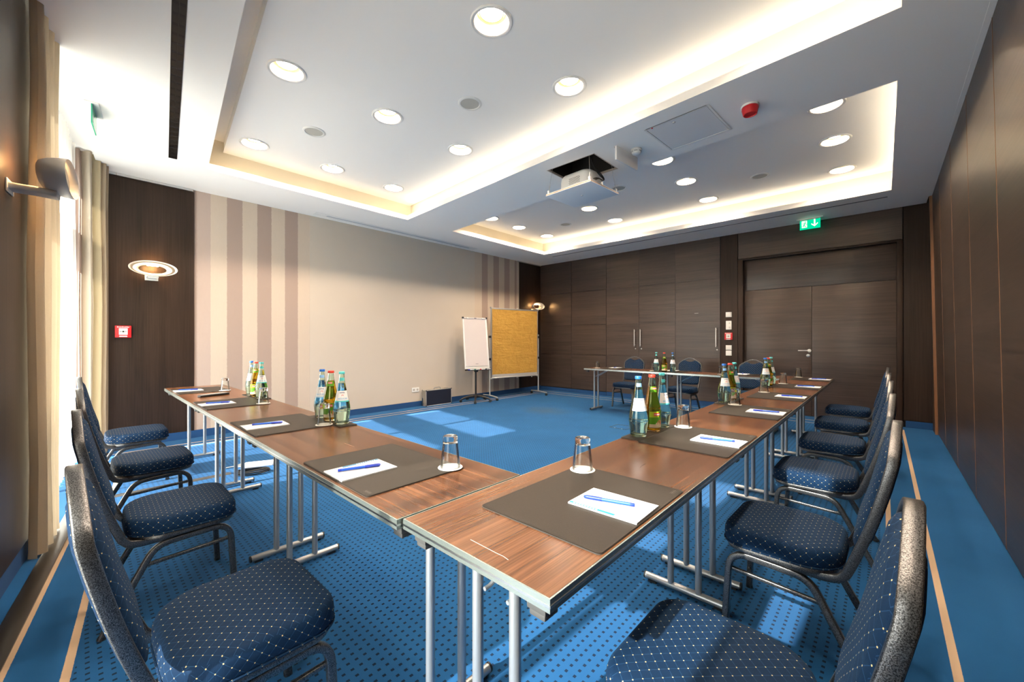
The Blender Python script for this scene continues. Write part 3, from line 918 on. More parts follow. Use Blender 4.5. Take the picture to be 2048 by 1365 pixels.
# ------------------------------------------------------------------ wall lamps
M_LAMPBODY = plain('lamp_pearl_white', (0.66, 0.65, 0.61), 0.38)
M_SCONCE = emit('sconce_tube', (1.0, 0.55, 0.20), SCONCE_EMIT)
def make_sconce():
    """a shallow open ring bowl on an arm; local +Y points from the wall into the room, z = 0 at the arm"""
    r = thing('wall_lamp', 'x', 'wall lamp')
    n = 56
    def ring(a, b, y):
        return [(a * math.cos(2 * PI * i / n), y, b * math.sin(2 * PI * i / n) + 0.075) for i in range(n)]
    m = MB()
    m.loft([ring(0.128, 0.052, 0.105), ring(0.150, 0.064, 0.112), ring(0.180, 0.078, 0.140), ring(0.203, 0.086, 0.180), ring(0.214, 0.088, 0.212), ring(0.213, 0.087, 0.215),
            ring(0.207, 0.083, 0.213), ring(0.196, 0.080, 0.180), ring(0.173, 0.072, 0.144), ring(0.146, 0.059, 0.119), ring(0.124, 0.048, 0.110), ring(0.128, 0.052, 0.105)], False, False)
    m.build('shade', M_LAMPBODY, r, smooth=60)
    m = MB()
    # the lit inner face at one upper end is painted as emission; a small tube above the back opening lights the wall
    lo = [i for i in range(n) if PI * 0.20 < 2 * PI * i / n < PI * 1.10]
    r0, r1 = ring(0.176, 0.072, 0.150), ring(0.140, 0.055, 0.118)
    m.loft([[(-r0[i][0], r0[i][1], r0[i][2]) for i in lo], [(-r1[i][0], r1[i][1], r1[i][2]) for i in lo]], False, False, closed=False)
    m.build('painted_glow_band', emit('sconce_band', (1.0, 0.62, 0.28), 3.0), r, smooth=60)
    m = MB(); m.loft([ring(0.1945, 0.0785, 0.180), ring(0.172, 0.071, 0.1465)], False, False); m.build('painted_glow_ring', emit('sconce_soft', (1.0, 0.74, 0.48), 0.22), r, smooth=60)  # faint emission stands in for lamplight on the inner face all round
    m = MB(); m.cyl((-0.05, 0.106, 0.118), (0.05, 0.106, 0.118), 0.004, 10); m.build('halogen_tube', M_SCONCE, r)
    m = MB()
    prof = round_rect(0.048, 0.016, 0.012, 3)
    m.tube([(0, 0.004, -0.012), (0, 0.09, -0.013), (0, 0.165, -0.018)], 0, prof=prof, up=(0, 0, 1))
    m.build('arm', M_LAMPBODY, r, smooth=50)
    m = MB(); m.box(-0.06, 0.06, 0.0, 0.006, -0.045, 0.02); m.build('wall_plate', M_LAMPBODY, r, bevel=0.003)
    return r
sco = make_sconce(); index_tree(sco)
sco.location = (0.572, W_N - 0.0145, 1.985); sco.rotation_euler = (0, 0, PI)
tag(sco, 'glowing oval ring wall lamp on the dark panel left of the striped wallpaper', 'wall lamp', 'oval ring wall lamps')
dup(sco, (7.62, W_N - 0.0145, 2.0), PI, 'small glowing ring wall lamp in the far corner above the pinboard')
wl = (Matrix.Rotation(RZW, 3, 'Z') @ Vector((0.0005, 3.20, 2.0))) + Vector((PX, 0, 0))
dup(sco, wl, RZW - PI / 2, 'near wall lamp seen from the side on the dark panel by the curtain')

# ------------------------------------------------------------------ chairs
def fabric_material():
    t = NT('dotted_navy_fabric')
    uv = t.coords('UV')
    v = t.mapping(uv, scale=(1 / 0.0232, 1 / 0.0232, 1), rot=(0, 0, math.radians(45)))
    x, y, z = t.sep(v)
    def tri(a): return t.math('ABSOLUTE', t.math('SUBTRACT', t.math('FRACT', a), 0.5))
    ax, ay = tri(x), tri(y)
    line = t.math('MAXIMUM', t.math('GREATER_THAN', ax, 0.474), t.math('GREATER_THAN', ay, 0.474))
    dot = t.math('MULTIPLY', t.math('GREATER_THAN', ax, 0.442), t.math('GREATER_THAN', ay, 0.442))
    tw = t.n('ShaderNodeTexWave'); tw.inputs['Scale'].default_value = 3.0; tw.inputs['Distortion'].default_value = 0.6
    t.l(t.mapping(uv, scale=(90, 90, 90)), tw.inputs['Vector'])
    base = t.mix(tw.outputs[1], (0.0020, 0.0105, 0.032), (0.0045, 0.0240, 0.066))
    c = t.mix(line, base, (0.012, 0.045, 0.105))
    c = t.mix(dot, c, (0.72, 0.52, 0.22))
    p = t.principled(c, 0.75, 0.0, normal=t.bump(t.math('SUBTRACT', tw.outputs[1], t.math('MULTIPLY', line, 1.5)), 0.25, 0.001))
    p.inputs['Specular IOR Level'].default_value = 0.12
    p.inputs['Sheen Weight'].default_value = 0.02
    p.inputs['Sheen Tint'].default_value = (0.3, 0.6, 1.0, 1)
    return t.done(p.outputs[0])
M_FABRIC = fabric_material()
def hammered():
    t = NT('hammered_grey_enamel')
    co = t.coords('Object')
    n = t.noise(co, 520, 2, 0.6)
    c = t.ramp(n, [(0.38, (0.030, 0.030, 0.031)), (0.64, (0.20, 0.20, 0.205))])
    return t.done(t.principled(c, 0.33, 0.88, normal=t.bump(n, 0.30, 0.001)).outputs[0])
M_FRAME = hammered()

def yback(z):
    """where the back frame runs, seen from the side"""
    pts = [(0.36, -0.205), (0.42, -0.228), (0.52, -0.262), (0.66, -0.302), (0.80, -0.332), (0.93, -0.346)]
    for (za, ya), (zb, yb) in zip(pts, pts[1:]):
        if z <= zb: return ya + (yb - ya) * (z - za) / (zb - za)
    return pts[-1][1]
def xback(z):
    pts = [(0.36, 0.176), (0.50, 0.182), (0.70, 0.196), (0.785, 0.199), (0.82, 0.193), (0.86, 0.150), (0.90, 0.075), (0.918, 0.03)]
    for (za, xa), (zb, xb) in zip(pts, pts[1:]):
        if z <= zb: return xa + (xb - xa) * (z - za) / (zb - za)
    return 0.0
TUBE = round_rect(0.0125, 0.0125, 0.004, 2)
TUBE_S = round_rect(0.0075, 0.0075, 0.003, 2)
def make_chair():
    r = thing('banquet_chair', 'x', 'chair')
    # seat cushion
    ol = round_rect(0.215, 0.200, (0.085, 0.085, 0.13, 0.13), 9)
    m = MB()
    lv = [(0.90, 0.367), (0.975, 0.371), (1.0, 0.384), (1.004, 0.402), (0.998, 0.420), (0.975, 0.434), (0.93, 0.4415), (0.80, 0.446), (0.5, 0.4485), (0.15, 0.449)]
    m.loft([[(x * s, y * s, z) for x, y in ol] for s, z in lv])
    seat = m.build('seat', M_FABRIC, r, smooth=80, uv=True)
    m = MB(); m.tube([(x * 1.0005, y * 1.0005, 0.3755) for x, y in ol], 0.004, 6, closed=True); m.build('piping', M_FABRIC, seat, uv=True)
    m = MB(); m.loft([[(x * s, y * s, z) for x, y in ol] for s, z in ((0.88, 0.346), (0.955, 0.349), (0.965, 0.358), (0.95, 0.3665))]); m.build('seat_pan', M_FRAME, r)
    for s in (-1, 1):
        xr = s * 0.182
        front = fillet([(s * 0.197, 0.185, 0.0), (xr + s * 0.006, 0.168, 0.335), (xr, 0.0, 0.326)], [0, 0.075, 0], 8)
        m = MB(); m.tube(front, 0, prof=TUBE, up=(1, 0, 0)); leg = m.build('leg', M_FRAME, r, smooth=50)
        m = MB(); m.cyl((s * 0.197, 0.185, 0.0), (s * 0.1965, 0.1845, 0.012), 0.0145, 10); m.build('glide', M_BLACK, leg)
        rear = fillet([(xr, 0.0, 0.326), (xr, -0.105, 0.320), (s * 0.199, -0.275, 0.0)], [0, 0.075, 0], 8)
        m = MB(); m.tube(rear, 0, prof=TUBE, up=(1, 0, 0)); leg = m.build('leg', M_FRAME, r, smooth=50)
        m = MB(); m.cyl((s * 0.199, -0.275, 0.0), (s * 0.198, -0.2685, 0.012), 0.0145, 10); m.build('glide', M_BLACK, leg)
        m = MB(); m.tube([(xr + s * 0.004, 0.166, 0.262), (xr + s * 0.004, -0.148, 0.246)], 0, prof=TUBE_S, up=(1, 0, 0)); m.build('stretcher', M_FRAME, r, smooth=50)
        for yb_, zb_ in ((0.1795, 0.10), (0.1735, 0.20)):
            m = MB(); m.cyl((s * 0.19, yb_, zb_), (s * 0.172, yb_, zb_), 0.006, 8); m.build('stacking_bumper', M_BLACK, r)
    # back frame: one loop of tube from under the seat, up and over
    half = [(0.176, 0.03, 0.345), (0.176, -0.10, 0.345), (0.176, -0.165, 0.345), (0.176, -0.205, 0.362)]
    for z in (0.42, 0.52, 0.62, 0.72, 0.775, 0.80, 0.825, 0.845, 0.87, 0.892, 0.907, 0.916):
        half.append((xback(z), yback(z), z))
    half = half[:3] + half[3:]
    loop = half + [(0.0, yback(0.93), 0.919)] + [(-x, y, z) for x, y, z in half[::-1]]
    loop = smooth_path(loop, 1)
    m = MB()
    P = [Vector(p) for p in loop]
    rings = []
    for i, p in enumerate(P):
        t = (P[min(i + 1, len(P) - 1)] - P[max(i - 1, 0)]).normalized()
        # the tube is flat: wide across its own plane (front to back), slim sideways
        k = min(i, len(P) - 1 - i)
        side = Vector((1, 0, 0)) if p.z < 0.80 else Vector((0, 1, 0)).cross(t)
        u = Vector((0, 1, 0)) if abs(t.y) < 0.9 else Vector((0, 0, 1))
        u = (u - t * u.dot(t)).normalized(); w = t.cross(u)
        rings.append([tuple(p + w * a + u * b) for a, b in round_rect(0.0085, 0.0150, 0.004, 2)])
    m.loft(rings); m.build('back_frame', M_FRAME, r, smooth=50)
    # upholstered back, hollowed at the top to leave a hand hold
    out = []
    zs = [0.475, 0.50, 0.55, 0.62, 0.70, 0.76, 0.80, 0.825, 0.85, 0.872]
    right = [(xback(z) - 0.007 - (0.02 if z < 0.48 else 0), z) for z in zs]
    top = [(0.085, 0.882), (0.055, 0.868), (0.028, 0.858), (0.0, 0.855)]
    out = [(0.0, 0.470), (0.09, 0.470)] + right + top + [(-x, z) for x, z in (right + top[:-1])[::-1]] + [(-0.09, 0.470)]
    cx, cz = 0.0, 0.665
    def lay(s, d): return [(cx + (x - cx) * s, yback(cz + (z - cz) * s) + d, cz + (z - cz) * s) for x, z in out]
    m = MB()
    m.loft([lay(0.03, 0.036), lay(0.35, 0.0355), lay(0.70, 0.033), lay(0.88, 0.027), lay(0.96, 0.018), lay(1.0, 0.006), lay(1.0, -0.006), lay(0.96, -0.015), lay(0.88, -0.021), lay(0.6, -0.024), lay(0.03, -0.025)])
    m.build('backrest', M_FABRIC, r, smooth=80, uv=True)
    return r
ch = make_chair(); index_tree(ch)
CHY, CHX = 0.305, 0.335
rr = [('nearest the camera, cut off by the frame', 1.04), ('second from the camera', 2.06), ('third from the camera', 3.10), ('fourth from the camera', 4.10), ('fifth from the camera', 5.11), ('farthest, by the door', 6.14)]
firstc = True
def put_chair(loc, rz, lab, grp):
    global firstc
    if firstc:
        ch.location = loc; ch.rotation_euler = (0, 0, rz); ch['label'] = lab; ch['group'] = grp; firstc = False
    else: dup(ch, loc, rz, lab, grp)
for nm, x in rr:
    put_chair((x, CHY + random.uniform(-0.004, 0.004), 0), random.uniform(-0.02, 0.02), 'blue dotted chair on the folding-wall side, %s' % nm, 'blue dotted banquet chairs')
for nm, y in (('nearest the camera', 1.40), ('second from the camera', 2.535), ('third from the camera', 3.68), ('farthest, by the dark panel', 4.83)):
    put_chair((CHX + random.uniform(-0.004, 0.004), y, 0), -PI / 2 + random.uniform(-0.02, 0.02), 'blue dotted chair on the window side, %s' % nm, 'blue dotted banquet chairs')
for nm, y in (('left of the three, nearest the pinboard', 3.51), ('middle of the three', 2.49), ('right of the three, half hidden by bottles', 1.51)):
    put_chair((6.935, y, 0), PI / 2 + random.uniform(-0.02, 0.02), 'blue dotted chair behind the far tables, %s' % nm, 'blue dotted banquet chairs')

# ------------------------------------------------------------------ tables
T = 0.742
def laminate():
    t = NT('walnut_laminate')
    co = t.coords('Object')
    rnd = t.math('MULTIPLY', t.n('ShaderNodeObjectInfo').outputs['Random'], 5.0)
    cx = t.n('ShaderNodeCombineXYZ')
    for k in range(3): t.l(rnd, cx.inputs[k])
    va = t.n('ShaderNodeVectorMath', operation='ADD'); t.l(co, va.inputs[0]); t.l(cx.outputs[0], va.inputs[1])
    n1 = t.noise(t.mapping(va.outputs[0], scale=(3.0, 230, 230)), 1.0, 3, 0.6)
    n2 = t.noise(t.mapping(va.outputs[0], scale=(0.9, 26, 26)), 1.0, 4, 0.6, 0.05)
    f = t.math('ADD', t.math('MULTIPLY', n1, 0.42), t.math('MULTIPLY', n2, 0.58))
    c = t.ramp(f, [(0.34, (0.036, 0.0115, 0.0042)), (0.50, (0.095, 0.036, 0.0145)), (0.66, (0.165, 0.071, 0.032))])
    p = t.principled(c, 0.25, 0.0, normal=t.bump(n1, 0.03, 0.001), **{'Specular IOR Level': 0.40})
    return t.done(p.outputs[0])
M_LAM = laminate()
M_EDGE = plain('grey_edge_profile', (0.33, 0.38, 0.36), 0.25, 0.75)
M_EDGEW = plain('pale_edge_insert', (0.66, 0.68, 0.68), 0.25, 1.0)
M_POST = plain('silver_powder_coat', (0.40, 0.42, 0.44), 0.38, 0.7)
M_BLOCK = plain('grey_rubber_block', (0.055, 0.055, 0.055), 0.6)
def make_table(L, W=0.497):
    """folding seminar table, long side on local x"""
    r = thing('folding_table', 'x', 'table')
    m = MB(); m.box(-L / 2 + 0.004, L / 2 - 0.004, -W / 2 + 0.004, W / 2 - 0.004, T - 0.026, T); m.build('tabletop', M_LAM, r, smooth=0)
    m = MB()
    for z0, z1, e in ((T - 0.028, T - 0.0185, 0.0), (T - 0.0125, T - 0.0005, 0.0)):
        for a, b, c, d in ((-L / 2, L / 2, -W / 2, -W / 2 + 0.0038), (-L / 2, L / 2, W / 2 - 0.0038, W / 2), (-L / 2, -L / 2 + 0.0038, -W / 2 + 0.0038, W / 2 - 0.0038), (L / 2 - 0.0038, L / 2, -W / 2 + 0.0038, W / 2 - 0.0038)): m.box(a, b, c, d, z0, z1)
    e = m.build('edge_band', M_EDGE, r, smooth=0)
    m = MB()
    for a, b, c, d in ((-L / 2, L / 2, -W / 2 - 0.001, -W / 2 + 0.0038), (-L / 2, L / 2, W / 2 - 0.0038, W / 2 + 0.001), (-L / 2 - 0.001, -L / 2 + 0.0038, -W / 2, W / 2), (L / 2 - 0.0038, L / 2 + 0.001, -W / 2, W / 2)): m.box(a, b, c, d, T - 0.0183, T - 0.0127)
    m.build('edge_insert', M_EDGEW, e, smooth=0)
    for s in (-1, 1):
        x = s * (L / 2 - 0.105)
        for y in (-0.065, 0.065):
            m = MB(); m.cyl((x, y, 0.032), (x, y, T - 0.029), 0.0145, 14); m.build('leg', M_POST, r)
        m = MB(); m.cyl((x, -0.192, 0.024), (x, 0.192, 0.024), 0.016, 14); ft = m.build('foot_bar', M_POST, r)
        for q in (-1, 1):
            m = MB(); m.cyl((x, q * 0.190, 0.024), (x, q * 0.197, 0.024), 0.0175, 14); m.build('end_cap', M_BLACK, ft)
            m = MB(); m.box(x - 0.011, x + 0.011, q * 0.155 - 0.02, q * 0.155 + 0.02, 0.0, 0.012); m.build('floor_glide', M_BLACK, ft, smooth=0)
        for yb_ in (-0.04, 0.04):
            m = MB(); m.tube(fillet([(x, yb_, T - 0.15), (x - s * 0.02, yb_, T - 0.15), (x - s * 0.22, yb_, T - 0.04), (x - s * 0.25, yb_, T - 0.04)], 0.02), 0.0055, 8); m.build('folding_brace', M_POST, r)
        m = MB(); m.box(x - 0.018, x + 0.018, -0.16, 0.16, T - 0.045, T - 0.0285); m.build('leg_bracket', M_BLOCK, r, bevel=0.003)
        for y in (-1, 1):
            m = MB(); xx = s * (L / 2 - 0.045); yy = y * (W / 2 - 0.05)
            m.box(xx - 0.026, xx + 0.026, yy - 0.024, yy + 0.024, T - 0.056, T - 0.0285)
            m.box(xx - 0.022, xx + 0.022, yy - 0.020, yy + 0.020, T - 0.070, T - 0.056); m.build('corner_block', M_BLOCK, r, bevel=0.003)
    return r
tb = make_table(1.488); index_tree(tb)
RY, LX = 0.7015, 0.825                # centre lines of the right-hand and left-hand rows
XE = [0.590, 2.082, 3.574, 5.066, 6.558]
YE = [0.955, 2.435, 3.900, 5.352]
G = 'folding seminar tables set in a horseshoe'
for k, (a, b) in enumerate(zip(XE, XE[1:])):
    lab = 'folding table in the right-hand row, %s' % ['nearest, with scratched corner', 'second from the camera', 'third from the camera', 'farthest, in front of the double door'][k]
    if k == 0: tb.location = ((a + b) / 2, RY, 0); tag(tb, lab, None, G)
    else: dup(tb, ((a + b) / 2, RY, 0), 0, lab, G)
for k, (a, b) in enumerate(zip(YE, YE[1:])):
    t_ = dup(tb, (LX, (a + b) / 2, 0), PI / 2, 'folding table in the window-side row, %s' % ['nearest the camera', 'middle one', 'farthest, by the striped wall'][k], G)
    t_.scale = (((b - a) - 0.003) / 1.488, 1, 1)
for k, (a, b) in enumerate(((2.42, 3.885), (0.956, 2.417))):
    t_ = dup(tb, (6.305, (a + b) / 2, 0), PI / 2, 'folding table of the far row before the cupboards, %s' % ['nearer the pinboard', 'joined to the right-hand row'][k], G)
    t_.scale = (((b - a) - 0.003) / 1.488, 1, 1)
# a scratch or two on the laminate are parts of the nearest tables

def decal(name, poly, z, mat, parent, th=0.0004):
    m = MB(); m.prism(poly, z, z + th); return m.build(name, mat, parent, smooth=0)

# ------------------------------------------------------------------ place settings
def leather():
    t = NT('brown_desk_leather')
    co = t.coords('Object')
    n = t.noise(co, 380, 3, 0.6)
    c = t.ramp(n, [(0.3, (0.014, 0.0105, 0.008)), (0.7, (0.022, 0.017, 0.0135))])
    return t.done(t.principled(c, 0.48, 0.0, normal=t.bump(n, 0.12, 0.001), **{'Specular IOR Level': 0.2}).outputs[0])
M_LEATHER = leather()
M_LEATHEREDGE = plain('mat_edge', (0.055, 0.048, 0.042), 0.6)
M_PADPAPER = plain('pad_paper', (0.66, 0.66, 0.68), 0.8)
M_CYAN = plain('pad_cyan_band', (0.008, 0.20, 0.42), 0.7)
M_INK = plain('pad_grey_ink', (0.42, 0.44, 0.48), 0.8)
M_PENBLUE = plain('pen_blue', (0.003, 0.038, 0.46), 0.4)
M_PENCLEAR = plain('pen_barrel_blue', (0.006, 0.10, 0.62), 0.35)
M_COASTER = plain('paper_coaster', (0.80, 0.77, 0.72), 0.85)
def glass_mat(name, color, rough=0.0, ior=1.45):
    if name in MATS: return MATS[name]
    t = NT(name)
    g = t.n('ShaderNodeBsdfGlass'); g.inputs[0].default_value = (*color, 1); g.inputs[1].default_value = rough; g.inputs[2].default_value = ior
    MATS[name] = t.done(g.outputs[0]); return MATS[name]
M_GLASS = glass_mat('clear_glass', (0.98, 0.985, 0.98))
def thin_glass():
    t = NT('thin_tumbler_glass')
    lw = t.n('ShaderNodeFresnel'); lw.inputs['IOR'].default_value = 1.27
    g = t.n('ShaderNodeBsdfGlossy'); g.inputs['Roughness'].default_value = 0.02
    tp = t.n('ShaderNodeBsdfTransparent'); tp.inputs[0].default_value = (0.965, 0.975, 0.97, 1)
    mx = t.n('ShaderNodeMixShader')
    t.l(t.math('MINIMUM', t.math('MULTIPLY', lw.outputs[0], 1.3), 0.8), mx.inputs[0]); t.l(tp.outputs[0], mx.inputs[1]); t.l(g.outputs[0], mx.inputs[2])
    return t.done(mx.outputs[0])
M_THINGLASS = thin_glass()
M_BGLASS = glass_mat('bottle_glass', (0.93, 0.985, 0.935))

def make_mat():
    r = thing('desk_mat', 'x', 'desk mat')
    m = MB(); m.prism(round_rect(0.2575, 0.196, 0.012, 4, c=(0, 0.196)), 0.0, 0.0026); m.build('felt_base', M_LEATHEREDGE, r)
    m = MB(); m.prism(round_rect(0.2570, 0.1955, 0.012, 4, c=(0, 0.196)), 0.00262, 0.0045); m.build('leather_top', M_LEATHER, r)
    m = MB()
    for a, b, c, d in ((-0.251, 0.251, 0.0060, 0.0066), (-0.251, 0.251, 0.3854, 0.3860), (-0.251, -0.2504, 0.0066, 0.3854), (0.2504, 0.251, 0.0066, 0.3854)): m.box(a, b, c, d, 0.00451, 0.0047)
    m.build('stitching', plain('dark_thread', (0.02, 0.016, 0.013), 0.8), r, smooth=0)
    m = MB(); m.box(0.205, 0.243, 0.016, 0.0166, 0.00451, 0.0047); m.box(0.205, 0.243, 0.026, 0.0266, 0.00451, 0.0047)
    for k in range(5): m.box(0.209 + k * 0.007, 0.213 + k * 0.007, 0.0195, 0.0235, 0.00451, 0.0047)
    m.build('embossing', plain('embossed_mark', (0.075, 0.065, 0.055), 0.4), r, smooth=0)
    return r
def make_pad():
    r = thing('notepad', 'x', 'notepad')
    m = MB(); m.box(-0.074, 0.074, 0.0, 0.21, 0.0, 0.0045); m.build('sheets', M_PADPAPER, r, smooth=0)
    m = MB(); m.box(-0.0725, -0.061, 0.066, 0.2085, 0.00452, 0.0047); b = m.build('colour_band', M_CYAN, r, smooth=0)
    m = MB()
    for k in range(9): m.box(-0.069, -0.065, 0.118 + k * 0.009, 0.124 + k * 0.009, 0.00472, 0.00485)
    m.build('band_lettering', M_PADPAPER, b, smooth=0)
    m = MB()
    for k, w in enumerate((0.022, 0.026, 0.024, 0.018)): m.box(-0.060 + 0.0045 * k, -0.0592 + 0.0045 * k + 0.0008, 0.012, 0.012 + w, 0.00452, 0.0046)
    for k, w in enumerate((0.014, 0.020, 0.016)): m.box(0.040 + 0.004 * k, 0.0412 + 0.004 * k, 0.020 - w / 2, 0.020 + w / 2, 0.00452, 0.0046)
    m.build('small_print', M_INK, r, smooth=0)['kind'] = 'stuff'
    m = MB(); m.prism([(0.030, 0.016), (0.036, 0.0175), (0.036, 0.0225), (0.030, 0.024), (0.033, 0.020)], 0.00452, 0.0046); m.build('logo', M_CYAN, r, smooth=0)
    return r
def make_pen():
    """lies along local y, cap end at +y"""
    r = thing('ballpoint_pen', 'x', 'pen')
    R = 0.0056
    def along(prof, y0): return [[(q * math.cos(2 * PI * i / 12), y0 + y, R + q * math.sin(2 * PI * i / 12)) for i in range(12)] for q, y in prof]
    m = MB(); m.loft(along([(0.0042, 0.0), (0.0049, 0.002), (0.0049, 0.012)], -0.072)); m.build('end_plug', M_PENBLUE, r)
    m = MB(); m.loft(along([(0.0048, 0.0), (0.0048, 0.080)], -0.0598)); m.build('barrel', M_PENCLEAR, r)
    m = MB(); m.loft(along([(0.0055, 0.0), (0.0056, 0.002), (0.0056, 0.045), (0.0048, 0.052), (0.0025, 0.055)], 0.0203)); cap = m.build('cap', M_PENBLUE, r)
    m = MB(); m.tube(fillet([(0.005, 0.070, R + 0.001), (0.0092, 0.069, R + 0.001), (0.0095, 0.030, R + 0.001), (0.0070, 0.024, R + 0.001)], 0.002), 0.0020, 6); m.build('clip', M_PENBLUE, cap)
    return r
def make_glass():
    r = thing('drinking_glass', 'x', 'glass')
    wall_ = [(0.0372, 0.0005), (0.0380, 0.0015), (0.0378, 0.003), (0.0285, 0.0915)]
    inner = [(0.0262, 0.0915), (0.0362, 0.003), (0.0366, 0.0010)]
    m = MB(); m.lathe(wall_ + inner + [wall_[0]], 32); m.build('tumbler_wall', M_THINGLASS, r, smooth=50)
    base_ = [(0.0, 0.0925), (0.0283, 0.0920), (0.0272, 0.096), (0.0280, 0.100), (0.0275, 0.114), (0.0255, 0.1175), (0.020, 0.1165), (0.0, 0.1150)]
    m = MB(); m.lathe(base_, 32); m.build('tumbler_base', M_GLASS, r, smooth=50)
    return r
def make_coaster():
    m = MB(); m.lathe([(0.0, 0.0), (0.0455, 0.0), (0.046, 0.0008), (0.0455, 0.0016), (0.0, 0.0016)], 32)
    return m.build('coaster', M_COASTER)
p_mat, p_pad, p_pen, p_glass = make_mat(), make_pad(), make_pen(), make_glass()
p_coaster = make_coaster(); tag(p_coaster, 'x', 'coaster')
PROTO = {'desk_mat': p_mat, 'notepad': p_pad, 'ballpoint_pen': p_pen, 'drinking_glass': p_glass, 'coaster': p_coaster}
for q in PROTO.values(): index_tree(q)
used = set()
def place(kind, loc, rz, label, group):
    o = PROTO[kind]
    if kind in used: return dup(o, loc, rz, label, group)
    used.add(kind); o.location = loc; o.rotation_euler = (0, 0, rz); o['label'] = label; o['group'] = group
    return o
def setting(c, rz, where, k, penrot=None):
    """c: middle of the user-side edge of the mat; rz turns local +y from the user to the table middle"""
    R = Matrix.Rotation(rz, 3, 'Z')
    rnd = random.Random(k * 13 + 5)
    def w(x, y, z): return Vector((c[0], c[1], T)) + R @ Vector((x, y, z))
    j = lambda a: rnd.uniform(-a, a)
    place('desk_mat', w(0, 0, 0.0002), rz + j(0.006), 'dark brown leather desk mat %s' % where, 'desk mats at the places')
    place('notepad', w(0.003 + j(0.004), 0.004 + j(0.003), 0.005), rz + j(0.03), 'white notepad with cyan band %s' % where, 'notepads at the places')
    pr_ = penrot if penrot is not None else 0.25 + j(0.1)
    place('ballpoint_pen', w(-0.002 + j(0.006), 0.112 + j(0.012), 0.0099), rz + pr_, 'blue capped pen on the notepad %s' % where, 'blue pens on the notepads')
    gx, gy = 0.222 + j(0.006), 0.352 + j(0.004)
    place('coaster', w(gx, gy, 0.0048), 0, 'white round paper coaster under the glass %s' % where, 'paper coasters under the glasses')
    place('drinking_glass', w(gx, gy, 0.0066), 0, 'upturned empty tumbler %s' % where, 'upturned drinking glasses')
RM = [(1.044, 'at the nearest right-hand place'), (2.047, 'at the second right-hand place'), (3.097, 'at the third right-hand place'), (4.097, 'at the fourth right-hand place'), (5.107, 'at the fifth right-hand place'), (6.187, 'at the last right-hand place by the door')]
for k, (x, wh) in enumerate(RM): setting((x, 0.462), 0.0, wh, k, 0.30 if k == 0 else None)
LM = [(1.412, 'at the nearest window-side place'), (2.548, 'at the second window-side place'), (3.684, 'at the third window-side place'), (4.862, 'at the last window-side place')]
for k, (y, wh) in enumerate(LM): setting((0.592, y), -PI / 2, wh, k + 10, -0.32)
for k, (y, wh) in enumerate(((3.47, 'at the far table place nearest the pinboard'), (2.47, 'at the middle far table place'), (1.47, 'at the far table place nearest the door'))): setting((6.545, y), PI / 2, wh, k + 20)

# ------------------------------------------------------------------ bottles
M_WATER = glass_mat('water', (0.985, 1.0, 0.995), 0.0, 1.33)
M_JUICE = glass_mat('apple_juice', (1.0, 0.66, 0.14), 0.0, 1.33)
M_LABELW = plain('label_white', (0.80, 0.80, 0.80), 0.5)
M_LBLUE = plain('label_blue', (0.10, 0.36, 0.72), 0.5)
M_LTEAL = plain('label_teal', (0.10, 0.58, 0.62), 0.5)
M_LNAVY = plain('label_navy', (0.03, 0.05, 0.22), 0.5)
M_LRED = plain('label_red', (0.70, 0.02, 0.02), 0.45)
M_LGREEN = plain('label_green', (0.10, 0.30, 0.01), 0.5)
M_LLIME = plain('label_lime', (0.38, 0.52, 0.02), 0.5)
M_LCREAM = plain('label_cream', (0.72, 0.58, 0.40), 0.5)
M_LPEACH = plain('label_peach', (0.75, 0.22, 0.10), 0.5)
M_CAPBLUE = plain('cap_blue', (0.02, 0.16, 0.62), 0.35)
M_CAPTEAL = plain('cap_teal', (0.10, 0.60, 0.64), 0.35)
M_CAPRED = plain('cap_red', (0.72, 0.05, 0.03), 0.35)
def interp(prof, z):
    for (ra, za), (rb, zb) in zip(prof, prof[1:]):
        if za <= z <= zb: return ra + (rb - ra) * (z - za) / max(zb - za, 1e-6)
    return prof[-1][0]
WATER_P = [(0.0360, 0.0), (0.0385, 0.004), (0.0390, 0.012), (0.0410, 0.030), (0.0445, 0.055), (0.0462, 0.080), (0.0450, 0.100), (0.0415, 0.120), (0.0385, 0.135), (0.0330, 0.160), (0.0280, 0.185), (0.0225, 0.212), (0.0175, 0.240), (0.0148, 0.262), (0.0135, 0.280), (0.0135, 0.292)]
JUICE_P = [(0.0380, 0.0), (0.0415, 0.004), (0.0425, 0.012), (0.0425, 0.112), (0.0420, 0.120), (0.0435, 0.126), (0.0420, 0.132), (0.0360, 0.155), (0.0305, 0.180), (0.0255, 0.205), (0.0205, 0.235), (0.0165, 0.262), (0.0150, 0.278), (0.0150, 0.290)]
def patch(prof, z0, z1, a0, a1, lift, name, mat, parent, n=16, lev=5):
    zz = [z0 + (z1 - z0) * k / lev for k in range(lev + 1)]
    m = MB(); m.loft([[((interp(prof, z) + lift) * math.sin(a0 + (a1 - a0) * i / n), -(interp(prof, z) + lift) * math.cos(a0 + (a1 - a0) * i / n), z) for i in range(n + 1)] for z in zz], False, False, closed=False)
    return m.build(name, mat, parent, smooth=180)
def wrap_text(prof, txt, size, a, z, lift, name, mat, parent, bold=0.0):
    v, f = text_mesh(txt, size, bold=bold)
    m = MB(); rm = interp(prof, z)
    m.add([((interp(prof, z + p[1]) + lift) * math.sin(a + p[0] / rm), -(interp(prof, z + p[1]) + lift) * math.cos(a + p[0] / rm), z + p[1]) for p in v], f)
    return m.build(name, mat, parent, smooth=0)
